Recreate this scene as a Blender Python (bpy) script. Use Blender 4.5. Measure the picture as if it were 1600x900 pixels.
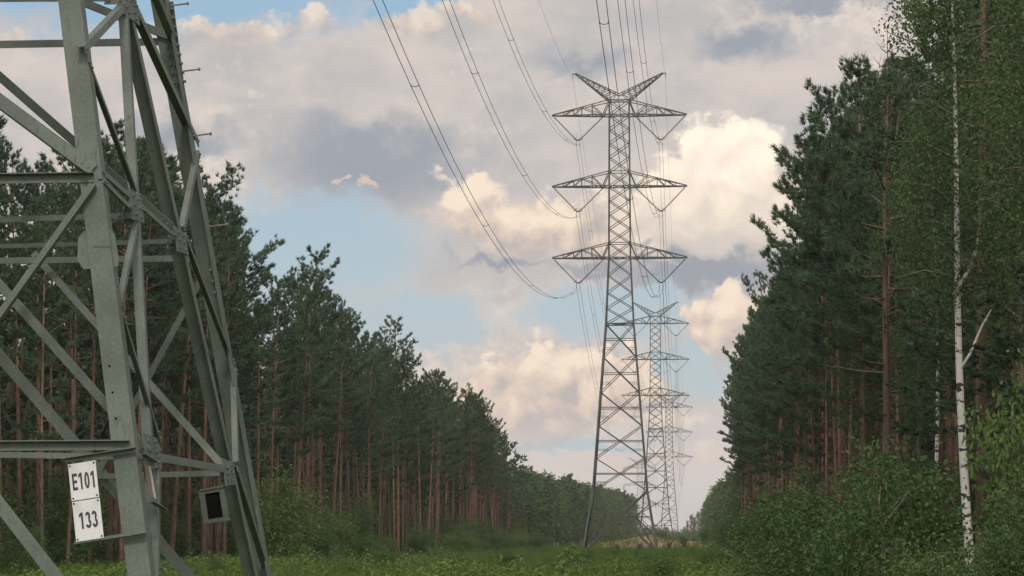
import bpy, math, random
import numpy as np
from mathutils import Vector, Matrix

for o in list(bpy.data.objects):
    bpy.data.objects.remove(o)
scene = bpy.context.scene
COL = scene.collection
R = math.radians

# ------------------------------------------------------------------ camera
cam_data = bpy.data.cameras.new("camera")
cam_data.sensor_width = 36.0
cam_data.lens = 36.0 * 4770.0 / 1600.0
cam_data.clip_start = 0.1
cam_data.clip_end = 20000.0
cam = bpy.data.objects.new("camera", cam_data)
COL.objects.link(cam)
cam.location = (0.0, 0.0, 1.65)
cam.rotation_euler = (R(90.0 + 4.674), 0.0, R(3.348))
scene.camera = cam

# ------------------------------------------------------------------ sun, exposure
SUN_EL, SUN_AZ = 44.0, 176.0          # azimuth clockwise from the line's direction (+Y)
sun_data = bpy.data.lights.new("sun", 'SUN')
sun_data.energy = 1.5
sun_data.angle = R(11.0)
sun_data.color = (1.0, 0.91, 0.80)
sun = bpy.data.objects.new("sun", sun_data)
COL.objects.link(sun)
sdir = Vector((math.sin(R(SUN_AZ)) * math.cos(R(SUN_EL)), math.cos(R(SUN_AZ)) * math.cos(R(SUN_EL)), math.sin(R(SUN_EL))))
sun.rotation_euler = sdir.to_track_quat('Z', 'Y').to_euler()
sun.location = sdir * 200.0
scene.view_settings.view_transform = 'Standard'
scene.view_settings.look = 'None'
scene.view_settings.exposure = 0.0
scene.view_settings.gamma = 1.0
scene.view_settings.use_curve_mapping = False

# ------------------------------------------------------------------ node maths
class G:
    """a node tree whose maths can be written as expressions"""
    def __init__(s, nt): s.nt = nt
    def node(s, t, **kw):
        n = s.nt.nodes.new(t)
        for k, v in kw.items(): setattr(n, k, v)
        return n
    def put(s, sock, v):
        if isinstance(v, E_): s.nt.links.new(v.o, sock)
        else: sock.default_value = v
    def math(s, op, *a, clamp=False):
        n = s.node('ShaderNodeMath', operation=op, use_clamp=clamp)
        for i, v in enumerate(a): s.put(n.inputs[i], v)
        return E_(s, n.outputs[0])
    def xyz(s, x, y, z):
        n = s.node('ShaderNodeCombineXYZ')
        for i, v in enumerate((x, y, z)): s.put(n.inputs[i], v)
        return E_(s, n.outputs[0])
    def noise(s, vec, scale=1.0, detail=4.0, rough=0.5, dist=0.0):
        n = s.node('ShaderNodeTexNoise')
        s.put(n.inputs['Vector'], vec)
        n.inputs['Scale'].default_value = scale; n.inputs['Detail'].default_value = detail
        n.inputs['Roughness'].default_value = rough; n.inputs['Distortion'].default_value = dist
        return E_(s, n.outputs[0])
    def voro(s, vec, scale=1.0, smooth=0.5):
        n = s.node('ShaderNodeTexVoronoi', feature='SMOOTH_F1')
        s.put(n.inputs['Vector'], vec); n.inputs['Scale'].default_value = scale
        n.inputs['Smoothness'].default_value = smooth
        return E_(s, n.outputs['Distance'])
    def step(s, v, a, b):
        n = s.node('ShaderNodeMapRange', interpolation_type='SMOOTHSTEP')
        s.put(n.inputs[0], v); s.put(n.inputs[1], a); s.put(n.inputs[2], b)
        n.inputs[3].default_value = 0.0; n.inputs[4].default_value = 1.0
        return E_(s, n.outputs[0])
    def mix(s, f, a, b):
        n = s.node('ShaderNodeMix', data_type='RGBA'); n.clamp_factor = True
        s.put(n.inputs[0], f)
        for i, v in ((6, a), (7, b)):
            if isinstance(v, E_): s.nt.links.new(v.o, n.inputs[i])
            else: n.inputs[i].default_value = (*v, 1.0)
        return E_(s, n.outputs[2])
class E_:
    def __init__(s, g, o): s.g, s.o = g, o
    def __add__(s, b): return s.g.math('ADD', s, b)
    __radd__ = __add__
    def __sub__(s, b): return s.g.math('SUBTRACT', s, b)
    def __rsub__(s, b): return s.g.math('SUBTRACT', b, s)
    def __mul__(s, b): return s.g.math('MULTIPLY', s, b)
    __rmul__ = __mul__
    def __truediv__(s, b): return s.g.math('DIVIDE', s, b)
    def max(s, b): return s.g.math('MAXIMUM', s, b)
    def min(s, b): return s.g.math('MINIMUM', s, b)

# ------------------------------------------------------------------ world: Nishita sky with broken evening cloud
world = bpy.data.worlds.new("World")
scene.world = world
world.use_nodes = True
wt = world.node_tree
wt.nodes.clear()
w = G(wt)
SKY_STRENGTH = 0.1
sky = w.node('ShaderNodeTexSky', sky_type='NISHITA')
sky.sun_disc = False
sky.sun_elevation = R(SUN_EL)
sky.sun_rotation = R(SUN_AZ)
sky.air_density = 1.0
sky.dust_density = 1.5
tc = w.node('ShaderNodeTexCoord')
sep = w.node('ShaderNodeSeparateXYZ')
wt.links.new(tc.outputs['Generated'], sep.inputs[0])
dx, dy, dz = (E_(w, sep.outputs[i]) for i in range(3))
# azimuth and elevation in units of 1.2 degrees, so a cloud field can be laid out over the whole dome
az = w.math('ARCTAN2', dx, dy)
el = w.math('ARCSINE', dz)
U = az * 47.7 + 10.8
V = 8.4 - el * 47.7
P = w.xyz(U, V, 0.0)
PS = w.xyz(U * 0.55, V, 3.7)            # stretched sideways for layer cloud
n_big = w.noise(PS, 0.45, 6.0, 0.55)
n_mid = w.noise(PS, 1.3, 6.0, 0.58)
n_puff = w.noise(P, 1.7, 8.0, 0.55, 0.25)
n_fine = w.noise(P, 4.2, 6.0, 0.6)
n_puff2 = w.noise(w.xyz(U + 0.16, V + 0.2, 0.0), 1.7, 8.0, 0.55, 0.25)
vor = w.voro(w.xyz(U + n_puff * 0.5, V + n_mid * 0.4, 0.0), 2.6, 0.35)
wu = U + (n_mid - 0.5) * 1.5 + (n_fine - 0.5) * 0.35
wv = V + (n_puff - 0.5) * 1.1 + (n_fine - 0.5) * 0.3
def ell(cx, cy, rx, ry, u=None, v=None):
    u = u or wu; v = v or wv
    a = (u - cx) / rx; b = (v - cy) / ry
    return 1.0 - w.math('SQRT', a * a + b * b)
def union(*e):
    r = e[0]
    for x in e[1:]: r = r.max(x)
    return r
def cl(r, g, b): return (r / SKY_STRENGTH, g / SKY_STRENGTH, b / SKY_STRENGTH)
blue = w.mix(0.75, E_(w, sky.outputs[0]), cl(0.33, 0.52, 0.68))
blue = w.mix(w.step(V, 1.0, 6.5), blue, cl(0.50, 0.58, 0.62))
# --- layer cloud with holes of blue
holes = union(ell(2.4, -0.35, 4.6, 1.05) + 0.1, ell(4.7, 3.95, 2.4, 1.15), ell(6.4, 0.0, 0.9, 0.35),
              ell(9.7, 4.85, 1.8, 0.6), ell(4.2, 5.2, 3.0, 1.0), ell(6.6, 5.0, 1.6, 0.7) - 0.1, ell(10.9, 5.7, 0.9, 0.7) - 0.05, ell(9.0, 6.95, 1.6, 0.18) - 0.1)
far_out = w.step(n_big, 0.50, 0.62) * 0.5
cover = 1.0 - w.step(holes + (n_mid - 0.5) * 0.7 + (n_fine - 0.5) * 0.15, -0.08, 0.5)
inframe = w.step(w.math('ABSOLUTE', U - 8.0), 10.0, 14.0).max(w.step(-1.0 * V, 1.5, 4.0))
cover = cover * (1.0 - inframe * far_out)
tone = w.mix(w.step(n_mid, 0.28, 0.72), cl(0.53, 0.50, 0.495), cl(0.73, 0.63, 0.565))
tone = w.mix(w.step(n_big * 0.6 + n_fine * 0.4, 0.5, 0.66), tone, cl(0.83, 0.715, 0.625))
dark = union(ell(5.7, 2.55, 2.3, 0.95), ell(3.0, 2.2, 1.6, 0.5) - 0.1, ell(10.9, 4.22, 1.7, 0.42), ell(11.6, 0.7, 0.95, 0.4),
             ell(12.7, 0.05, 1.5, 0.28), ell(9.2, 1.0, 1.6, 0.5) - 0.25, ell(9.0, 6.15, 0.9, 0.22) - 0.05, ell(7.7, 4.1, 1.0, 0.16) - 0.05, ell(9.6, 6.95, 2.0, 0.2) - 0.1)
layer = w.mix(w.step(dark + (n_puff - 0.5) * 0.5, -0.1, 0.75) * 0.9, tone, cl(0.315, 0.345, 0.40))
layer = w.mix(w.step(V, 5.6, 7.4), layer, cl(0.72, 0.64, 0.60))
col = w.mix(cover * 0.94, blue, layer)
# --- lit cumulus heads
def cumulus(col, e, lo, mid, hi, cy, ry, soft=0.2, amount=1.0, rel=1.0):
    field = e + (0.42 - vor) * 0.45 + (n_fine - 0.5) * 0.2
    m = w.step(field, 0.0, soft) * (1.0 - 0.75 * w.step(V, cy + 0.25 * ry, cy + 1.15 * ry))
    relief = (n_puff - n_puff2) * 2.2 + (0.45 - vor) * 0.6 + (n_fine - 0.5) * 0.3
    height = (cy - V) / ry
    lit = w.step(relief * rel + height * 0.6, -0.8, 0.75)
    c = w.mix(w.step(lit, 0.0, 0.5), lo, mid)
    c = w.mix(w.step(lit, 0.45, 1.0), c, hi)
    return w.mix(m * amount, col, c)
peach = (cl(0.53, 0.47, 0.46), cl(0.76, 0.62, 0.52), cl(0.97, 0.81, 0.65))
cream = (cl(0.78, 0.68, 0.60), cl(0.98, 0.84, 0.69), cl(1.12, 1.00, 0.82))
col = cumulus(col, union(ell(8.5, 6.25, 1.7, 0.95), ell(7.3, 6.6, 1.6, 0.7), ell(9.5, 6.1, 1.0, 0.7)), *peach, 6.1, 0.9, 0.16)
col = cumulus(col, union(ell(11.45, 5.15, 0.75, 0.7), ell(12.2, 5.3, 0.9, 0.9)), *peach, 5.1, 0.8, 0.16)
col = cumulus(col, union(ell(8.2, 3.55, 1.5, 0.6), ell(9.4, 3.6, 1.3, 0.6), ell(7.2, 3.0, 0.8, 0.4) - 0.1), *peach, 3.6, 0.7, 0.4)
col = cumulus(col, union(ell(11.4, 2.75, 1.1, 1.05), ell(10.7, 3.4, 1.6, 0.7), ell(12.3, 3.3, 0.9, 0.8)), *cream, 2.95, 1.1, 0.26, 1.0, 0.6)
dark2 = w.step(union(ell(10.9, 4.28, 2.0, 0.34), ell(9.2, 4.2, 1.0, 0.2) - 0.1) + (n_puff - 0.5) * 0.4, 0.0, 0.7)
col = w.mix(dark2 * 0.8, col, cl(0.34, 0.36, 0.405))
col = cumulus(col, union(ell(5.65, 2.9, 0.30, 0.15), ell(5.2, 2.8, 0.16, 0.09)), *peach, 2.9, 0.5, 0.5, 0.7)
col = cumulus(col, union(ell(6.4, 0.35, 0.6, 0.25), ell(4.9, 0.4, 0.9, 0.22), ell(7.2, 0.2, 0.7, 0.2), ell(3.4, 0.65, 1.6, 0.25), ell(0.6, 0.75, 0.8, 0.15)), *peach, 0.4, 0.5, 0.5, 0.7)
col = cumulus(col, union(ell(11.1, 7.1, 0.7, 0.25), ell(9.9, 7.25, 1.2, 0.25), ell(10.4, 6.6, 0.8, 0.2)), *peach, 7.1, 0.5, 0.8, 0.5)
# the evening sun stands behind the photographer: thin cloud glows round it
dn = w.node('ShaderNodeVectorMath', operation='DOT_PRODUCT'); wt.links.new(tc.outputs['Generated'], dn.inputs[0]); dn.inputs[1].default_value = tuple(sdir)
glow = w.step(E_(w, dn.outputs['Value']), 0.25, 1.0)
col = w.mix(glow * glow * 0.5, col, cl(2.5, 2.3, 2.05))
over = w.step(el, 0.19, 0.9)           # the cloud deck is brightest overhead
col = w.mix(over * 0.75, col, cl(1.25, 1.19, 1.14))
bg = w.node('ShaderNodeBackground')
bg.inputs['Strength'].default_value = SKY_STRENGTH
wt.links.new(col.o, bg.inputs['Color'])
wo = w.node('ShaderNodeOutputWorld')
wt.links.new(bg.outputs[0], wo.inputs['Surface'])
world.cycles.sampling_method = 'MANUAL'
world.cycles.sample_map_resolution = 256

# ------------------------------------------------------------------ mesh helpers
def tag(o, label=None, cat=None, group=None, kind=None):
    if label: o['label'] = label
    if cat: o['category'] = cat
    if group: o['group'] = group
    if kind: o['kind'] = kind
    return o
def thing(name, label, cat, loc=(0, 0, 0), rz=0.0, group=None):
    o = bpy.data.objects.new(name, None)
    o.empty_display_size = 0.3
    COL.objects.link(o)
    o.location = loc
    o.rotation_euler = (0, 0, rz)
    return tag(o, label, cat, group)
def link(name, me, parent=None):
    o = bpy.data.objects.new(name, me)
    COL.objects.link(o)
    if parent is not None: o.parent = parent
    return o
def copy_tree(o, parent=None):
    c = o.copy()
    COL.objects.link(c)
    if parent is not None: c.parent = parent
    for ch in list(o.children): copy_tree(ch, c)
    return c
def mesh_np(name, verts, polys_n, mat, smooth=False, tone=None):
    """verts (N,3); every polys_n consecutive vertices are one face"""
    verts = np.asarray(verts, dtype=np.float32)
    me = bpy.data.meshes.new(name)
    n = len(verts); k = n // polys_n
    me.vertices.add(n); me.vertices.foreach_set('co', verts.ravel())
    me.loops.add(n); me.loops.foreach_set('vertex_index', np.arange(n, dtype=np.int32))
    me.polygons.add(k)
    me.polygons.foreach_set('loop_start', np.arange(0, n, polys_n, dtype=np.int32))
    me.polygons.foreach_set('loop_total', np.full(k, polys_n, dtype=np.int32))
    if tone is not None:
        a = me.attributes.new('tone', 'FLOAT', 'POINT')
        a.data.foreach_set('value', np.asarray(tone, dtype=np.float32))
    me.update(calc_edges=True)
    me.materials.append(mat)
    return me
class MB:
    def __init__(s): s.v = []; s.f = []
    def add(s, vs, fs):
        b = len(s.v); s.v += [tuple(p) for p in vs]; s.f += [tuple(i + b for i in q) for q in fs]
    def box(s, c, size, rot=None):
        hx, hy, hz = (q / 2 for q in size)
        vs = [Vector((x, y, z)) for x in (-hx, hx) for y in (-hy, hy) for z in (-hz, hz)]
        if rot is not None: vs = [rot @ q for q in vs]
        s.add([q + Vector(c) for q in vs], [(0, 1, 3, 2), (4, 6, 7, 5), (0, 4, 5, 1), (2, 3, 7, 6), (0, 2, 6, 4), (1, 5, 7, 3)])
    def sect(s, a, b, p, q, prof, prof2=None):
        a = Vector(a); b = Vector(b); n = len(prof)
        vs = [a + p * x + q * y for x, y in prof] + [b + p * x + q * y for x, y in (prof2 or prof)]
        fs = [(i, (i + 1) % n, n + (i + 1) % n, n + i) for i in range(n)] + [tuple(range(n - 1, -1, -1)), tuple(range(n, 2 * n))]
        s.add(vs, fs)
    def bar(s, a, b, w, h=None):
        a = Vector(a); b = Vector(b); d = (b - a)
        if d.length < 1e-6: return
        d.normalize(); h = h or w
        ref = Vector((0, 0, 1)) if abs(d.z) < 0.9 else Vector((0, 1, 0))
        p = d.cross(ref).normalized(); q = p.cross(d)
        s.sect(a, b, p, q, [(-w / 2, -h / 2), (w / 2, -h / 2), (w / 2, h / 2), (-w / 2, h / 2)])
    def angle(s, a, b, n, w, t=0.012, up=1, out=-1, w2=None):
        """rolled L section: one flange in the face with normal n, the other standing in (out=-1) or out (out=1) along its upper or lower edge"""
        a = Vector(a); b = Vector(b); n = Vector(n).normalized(); d = (b - a).normalized()
        p = n.cross(d).normalized()
        if p.z < 0: p = -p
        p = p * up; q = n * out; w2 = w2 or w
        e = w / 2
        prof = [(e, 0), (-e, 0), (-e, t), (e - t, t), (e - t, w2), (e, w2)]
        s.sect(a, b, p, q, prof)
    def tube(s, pts, rad, seg=6, cap=True):
        pts = [Vector(q) for q in pts]; m = len(pts); base = len(s.v)
        rad = rad if hasattr(rad, '__len__') else [rad] * m
        for i, q in enumerate(pts):
            d = (pts[min(i + 1, m - 1)] - pts[max(i - 1, 0)]).normalized()
            ref = Vector((0, 0, 1)) if abs(d.z) < 0.95 else Vector((0, 1, 0))
            u = d.cross(ref).normalized(); v = u.cross(d)
            for k in range(seg):
                an = 2 * math.pi * k / seg
                s.v.append(tuple(q + (u * math.cos(an) + v * math.sin(an)) * rad[i]))
        for i in range(m - 1):
            for k in range(seg):
                a0 = base + i * seg + k; a1 = base + i * seg + (k + 1) % seg
                s.f.append((a0, a1, a1 + seg, a0 + seg))
        if cap:
            s.f.append(tuple(base + k for k in range(seg - 1, -1, -1)))
            s.f.append(tuple(base + (m - 1) * seg + k for k in range(seg)))
    def mesh2(s, name, mat, mat2, n0, smooth=True):
        me = s.mesh(name, mat, smooth); me.materials.append(mat2)
        me.polygons.foreach_set('material_index', [0 if i < n0 else 1 for i in range(len(me.polygons))])
        return me
    def mesh(s, name, mat, smooth=False):
        me = bpy.data.meshes.new(name)
        me.from_pydata(s.v, [], s.f)
        if smooth: me.polygons.foreach_set('use_smooth', [True] * len(me.polygons))
        me.update()
        me.materials.append(mat)
        return me
    def build(s, name, mat, parent=None, smooth=False):
        return link(name, s.mesh(name, mat, smooth), parent)

# ------------------------------------------------------------------ materials
def material(name, rough=0.6):
    m = bpy.data.materials.new(name); m.use_nodes = True
    nt = m.node_tree; b = nt.nodes['Principled BSDF']
    b.inputs['Roughness'].default_value = rough
    return m, G(nt), b
def mottled(name, c1, c2, scale, rough=0.6, detail=5.0, lo=0.35, hi=0.65, bump=0.0, spec=None, stretch=None, bdist=0.01):
    m, g, b = material(name, rough)
    t = g.node('ShaderNodeTexCoord')
    vec = E_(g, t.outputs['Object'])
    if stretch:
        mp = g.node('ShaderNodeMapping'); mp.inputs['Scale'].default_value = stretch
        g.put(mp.inputs[0], vec); vec = E_(g, mp.outputs[0])
    n = g.noise(vec, scale, detail, 0.6)
    g.put(b.inputs['Base Color'], g.mix(g.step(n, lo, hi), c1, c2))
    if bump:
        bn = g.node('ShaderNodeBump'); bn.inputs['Strength'].default_value = bump; bn.inputs['Distance'].default_value = bdist
        g.put(bn.inputs['Height'], n); g.nt.links.new(bn.outputs[0], b.inputs['Normal'])
    if spec is not None: b.inputs['Specular IOR Level'].default_value = spec
    return m
def tower_paint():
    m, g, b = material('green_grey_tower_paint', 0.6)
    t = g.node('ShaderNodeTexCoord'); vec = E_(g, t.outputs['Object'])
    mp = g.node('ShaderNodeMapping'); mp.inputs['Scale'].default_value = (1, 1, 0.10); g.put(mp.inputs[0], vec)
    big = g.noise(vec, 1.7, 6.0, 0.6); run = g.noise(E_(g, mp.outputs[0]), 26.0, 5.0, 0.65); fine = g.noise(vec, 42.0, 4.0, 0.7)
    c = g.mix(g.step(big * 0.6 + fine * 0.4, 0.36, 0.64), (0.082, 0.102, 0.088), (0.140, 0.164, 0.144))
    c = g.mix(g.step(run + (big - 0.5) * 0.5, 0.58, 0.72) * 0.55, c, (0.055, 0.062, 0.052))
    c = g.mix(g.step(fine + (big - 0.5) * 0.9, 0.72, 0.80) * 0.7, c, (0.10, 0.062, 0.040))
    c = g.mix(g.step(run * 0.5 + fine * 0.5 + (0.5 - big) * 0.4, 0.60, 0.70) * 0.45, c, (0.175, 0.195, 0.170))
    g.put(b.inputs['Base Color'], c)
    b.inputs['Specular IOR Level'].default_value = 0.25
    g.put(b.inputs['Roughness'], fine * 0.3 + 0.45)
    bn = g.node('ShaderNodeBump'); bn.inputs['Strength'].default_value = 0.25; bn.inputs['Distance'].default_value = 0.004
    g.put(bn.inputs['Height'], fine + run); g.nt.links.new(bn.outputs[0], b.inputs['Normal'])
    return m
M_STEEL = tower_paint()
M_STEEL_FAR = mottled('weathered_tower_steel', (0.040, 0.044, 0.040), (0.075, 0.081, 0.074), 0.4, 0.6)
M_BOLT = mottled('bolt_zinc', (0.20, 0.21, 0.20), (0.30, 0.31, 0.29), 30.0, 0.45)
M_RUST = mottled('rusty_steel', (0.16, 0.10, 0.075), (0.24, 0.19, 0.16), 25.0, 0.7)
M_INS = mottled('brown_porcelain', (0.055, 0.045, 0.042), (0.075, 0.06, 0.055), 6.0, 0.35)
M_WIRE = mottled('aluminium_cable', (0.10, 0.10, 0.105), (0.14, 0.14, 0.145), 3.0, 0.55)
M_WHITE = mottled('white_enamel', (0.44, 0.445, 0.45), (0.58, 0.59, 0.61), 7.0, 0.45, 8.0, 0.30, 0.55, stretch=(1, 1, 0.4))
M_BLACK = mottled('black_lettering', (0.012, 0.012, 0.012), (0.02, 0.02, 0.02), 10.0, 0.5)
M_DARK = mottled('dark_panel', (0.008, 0.008, 0.009), (0.013, 0.012, 0.013), 5.0, 0.9, spec=0.0)

def foliage(name, a, b_, trans=0.25, var=0.35):
    """leaf colour that varies from leaf clump to leaf clump and from plant to plant, a little light passing through"""
    m = bpy.data.materials.new(name); m.use_nodes = True
    g = G(m.node_tree); pb = m.node_tree.nodes['Principled BSDF']
    at = g.node('ShaderNodeAttribute'); at.attribute_name = 'tone'
    oi = g.node('ShaderNodeObjectInfo')
    f = E_(g, at.outputs['Fac']) * (1 - var) + E_(g, oi.outputs['Random']) * var
    c = g.mix(f, a, b_)
    g.put(pb.inputs['Base Color'], c); pb.inputs['Roughness'].default_value = 0.6
    pb.inputs['Specular IOR Level'].default_value = 0.25
    tr = g.node('ShaderNodeBsdfTranslucent'); g.put(tr.inputs['Color'], c)
    ms = g.node('ShaderNodeMixShader'); ms.inputs[0].default_value = trans
    g.nt.links.new(pb.outputs[0], ms.inputs[1]); g.nt.links.new(tr.outputs[0], ms.inputs[2])
    g.nt.links.new(ms.outputs[0], m.node_tree.nodes['Material Output'].inputs['Surface'])
    return m
M_PINE = foliage('pine_needles', (0.030, 0.064, 0.038), (0.105, 0.160, 0.088), 0.2)
M_BIRCH_LEAF = foliage('birch_leaves', (0.036, 0.074, 0.030), (0.105, 0.152, 0.058), 0.3)
M_OAK_LEAF = foliage('broadleaf_leaves', (0.050, 0.090, 0.030), (0.105, 0.150, 0.052), 0.3)
M_SHRUB = foliage('shrub_leaves', (0.036, 0.080, 0.024), (0.095, 0.160, 0.048), 0.3)
M_SHRUB_PALE = foliage('pale_shrub_leaves', (0.075, 0.13, 0.035), (0.13, 0.19, 0.06), 0.35)
M_HERB = foliage('herb_leaves', (0.058, 0.118, 0.028), (0.165, 0.235, 0.052), 0.35)

def pine_bark():
    m, g, b = material('pine_bark', 0.85)
    t = g.node('ShaderNodeTexCoord'); vec = E_(g, t.outputs['Object'])
    sp = g.node('ShaderNodeSeparateXYZ'); g.put(sp.inputs[0], vec)
    z = E_(g, sp.outputs[2])
    mp = g.node('ShaderNodeMapping'); mp.inputs['Scale'].default_value = (1, 1, 0.25); g.put(mp.inputs[0], vec)
    n = g.noise(E_(g, mp.outputs[0]), 9.0, 5.0, 0.65)
    oi = g.node('ShaderNodeObjectInfo')
    rnd = E_(g, oi.outputs['Random'])
    up = g.step(z + n * 4.0 + rnd * 8.0, 5.0, 12.0)
    low = g.mix(g.step(n, 0.35, 0.65), (0.070, 0.055, 0.047), (0.185, 0.138, 0.112))
    high = g.mix(g.step(n, 0.35, 0.65), (0.155, 0.095, 0.070), (0.310, 0.188, 0.140))
    rv = g.math('FRACT', rnd * 7.31)
    g.put(b.inputs['Base Color'], g.mix(g.step(rv, 0.25, 1.0) * 0.6, g.mix(up, low, high), (0.095, 0.075, 0.062)))
    bn = g.node('ShaderNodeBump'); bn.inputs['Strength'].default_value = 0.6; bn.inputs['Distance'].default_value = 0.02
    g.put(bn.inputs['Height'], n); g.nt.links.new(bn.outputs[0], b.inputs['Normal'])
    b.inputs['Specular IOR Level'].default_value = 0.15
    return m
def birch_bark():
    m, g, b = material('birch_bark', 0.7)
    t = g.node('ShaderNodeTexCoord'); vec = E_(g, t.outputs['Object'])
    mp = g.node('ShaderNodeMapping'); mp.inputs['Scale'].default_value = (1, 1, 2.6); g.put(mp.inputs[0], vec)
    n = g.noise(E_(g, mp.outputs[0]), 2.6, 5.0, 0.6, 0.6)
    n2 = g.noise(vec, 9.0, 4.0, 0.6)
    base = g.mix(n2, (0.50, 0.48, 0.45), (0.70, 0.68, 0.65))
    g.put(b.inputs['Base Color'], g.mix(g.step(n + (n2 - 0.5) * 0.22, 0.565, 0.61), base, (0.035, 0.032, 0.030)))
    return m
M_PINE_BARK = pine_bark()
M_BIRCH_BARK = birch_bark()
M_LIMB = mottled('pine_limb', (0.085, 0.060, 0.045), (0.16, 0.105, 0.075), 12.0, 0.85)
M_TWIG = mottled('dark_twig', (0.10, 0.08, 0.065), (0.17, 0.135, 0.11), 12.0, 0.85)

# ------------------------------------------------------------------ ground
def sm(x, a, b):
    t = np.clip((x - a) / (b - a), 0, 1); return t * t * (3 - 2 * t)
def ground_z(x, y):
    x = np.asarray(x, dtype=float); y = np.asarray(y, dtype=float)
    und = 0.12 * np.sin(x * 0.21 + y * 0.043) + 0.10 * np.sin(y * 0.09 - x * 0.13)
    und = und * sm(np.hypot(x, y), 8, 60) * (1 - 0.6 * sm(y, 140, 220))
    mound = 1.62 * np.exp(-(((x + 5.2) / 9.0) ** 2)) * sm(y, 336, 366) * (1 - 0.75 * sm(y, 395, 520))
    mound = mound * (1 + 0.12 * np.sin(x * 0.9 + y * 0.05) + 0.10 * np.sin(x * 1.7 - y * 0.11))
    forest = 0.35 * sm(-x, 24, 34) + 0.5 * sm(x, 4, 12)
    far = -0.6 * sm(y, 700, 950)
    return und + mound + forest + far - 0.10
gx = np.unique(np.concatenate([np.linspace(-1500, -120, 24), np.linspace(-120, -32, 20), np.linspace(-32, 12, 90), np.linspace(12, 80, 16), np.linspace(80, 1500, 24)]))
gy = np.unique(np.concatenate([np.linspace(-200, 0, 12), np.linspace(0, 320, 110), np.linspace(320, 540, 110), np.linspace(540, 1600, 60), np.linspace(1600, 9000, 24)]))
X, Y = np.meshgrid(gx, gy, indexing='ij')
Z = ground_z(X, Y)
gv = np.stack([X, Y, Z], -1).reshape(-1, 3)
ni, nj = len(gx), len(gy)
gf = [(i * nj + j, (i + 1) * nj + j, (i + 1) * nj + j + 1, i * nj + j + 1) for i in range(ni - 1) for j in range(nj - 1)]
me = bpy.data.meshes.new('ground'); me.from_pydata(gv.tolist(), [], gf)
me.polygons.foreach_set('use_smooth', [True] * len(me.polygons)); me.update()
def ground_mat():
    m, g, b = material('forest_ride_ground', 0.95)
    t = g.node('ShaderNodeTexCoord'); vec = E_(g, t.outputs['Object'])
    sp = g.node('ShaderNodeSeparateXYZ'); g.put(sp.inputs[0], vec)
    x, y = E_(g, sp.outputs[0]), E_(g, sp.outputs[1])
    n = g.noise(vec, 0.35, 6.0, 0.6); n2 = g.noise(vec, 2.2, 5.0, 0.6)
    mp = g.node('ShaderNodeMapping'); mp.inputs['Scale'].default_value = (1, 0.16, 1); g.put(mp.inputs[0], vec)
    n3 = g.noise(E_(g, mp.outputs[0]), 0.9, 5.0, 0.6)
    grass = g.mix(g.step(n * 0.6 + n2 * 0.4, 0.38, 0.62), (0.045, 0.075, 0.018), (0.11, 0.13, 0.035))
    litter = g.mix(n2, (0.045, 0.032, 0.020), (0.085, 0.060, 0.038))
    sand = g.mix(g.step(n2 * 0.5 + n3 * 0.5, 0.42, 0.58), (0.19, 0.115, 0.075), (0.44, 0.29, 0.20))
    u = (x + 5.0) / 9.5; v = (y - 382.0) / 52.0
    e = 1.0 - g.math('SQRT', u * u + v * v) + (n - 0.5) * 0.9 + (n3 - 0.5) * 1.1
    c = g.mix(g.step(e, 0.05, 0.35), grass, sand)
    wood = g.step(g.math('ABSOLUTE', x + 9.5) + (n - 0.5) * 6.0, 14.0, 18.0)
    g.put(b.inputs['Base Color'], g.mix(wood, c, litter))
    b.inputs['Specular IOR Level'].default_value = 0.1
    return m
me.materials.append(ground_mat())
tag(link('ground', me), kind='structure')

# ------------------------------------------------------------------ distant lattice pylons
def lerp(a, b, t): return a + (b - a) * t
def hw(z):
    pts = [(0, 4.03), (6.8, 2.90), (24.8, 1.50), (32.0, 1.17), (49.2, 1.07)]
    for (z0, h0), (z1, h1) in zip(pts, pts[1:]):
        if z <= z1: return lerp(h0, h1, (z - z0) / (z1 - z0))
    return 1.07
def faces4(z):
    h = hw(z); return [Vector((-h, -h, z)), Vector((h, -h, z)), Vector((h, h, z)), Vector((-h, h, z))]
ARMS = [32.0, 39.8, 47.6]
ARM_H, ARM_L = 1.6, 7.33
V_DROP, V_OUT = 2.65, 4.5
def crossarm(m, z, s, braces_w=0.07):
    L = ARM_L
    for fy in (-1, 1):
        h = hw(z); h2 = hw(z + ARM_H)
        b0 = Vector((s * h, fy * h, z)); tip = Vector((s * L, fy * 0.06, z)); t0 = Vector((s * h2, fy * h2, z + ARM_H))
        B = lambda u: b0.lerp(tip, u)
        kink = t0.lerp(Vector((s * L, fy * 0.06, z)), 0.48) + Vector((0, 0, 0.05))
        T = lambda u: t0.lerp(kink, u / 0.48) if u < 0.48 else kink.lerp(tip + Vector((0, 0, 0.09)), (u - 0.48) / 0.52)
        m.bar(B(0), tip, 0.13); m.bar(t0, kink, 0.09); m.bar(kink, T(1.0), 0.09)
        for u in (0.30, 0.48, 0.62, 0.80): m.bar(B(u), T(u), 0.075)
        m.bar(B(0.11), T(0.30), braces_w); m.bar(B(0.11), T(0.0), 0.10)
        m.bar(B(0.11), T(0.48), braces_w); m.bar(T(0.48), B(0.62), braces_w); m.bar(T(0.62), B(0.80), braces_w)
    k = 7
    h = hw(z)
    for i in range(k):
        u0, u1 = i / k, (i + 1) / k
        p = Vector((s * h, -h, z)).lerp(Vector((s * L, -0.06, z)), u0); q = Vector((s * h, h, z)).lerp(Vector((s * L, 0.06, z)), u1)
        p2 = Vector((s * h, h, z)).lerp(Vector((s * L, 0.06, z)), u0)
        m.bar(p, q, 0.06); m.bar(p, p2, 0.06)
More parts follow.
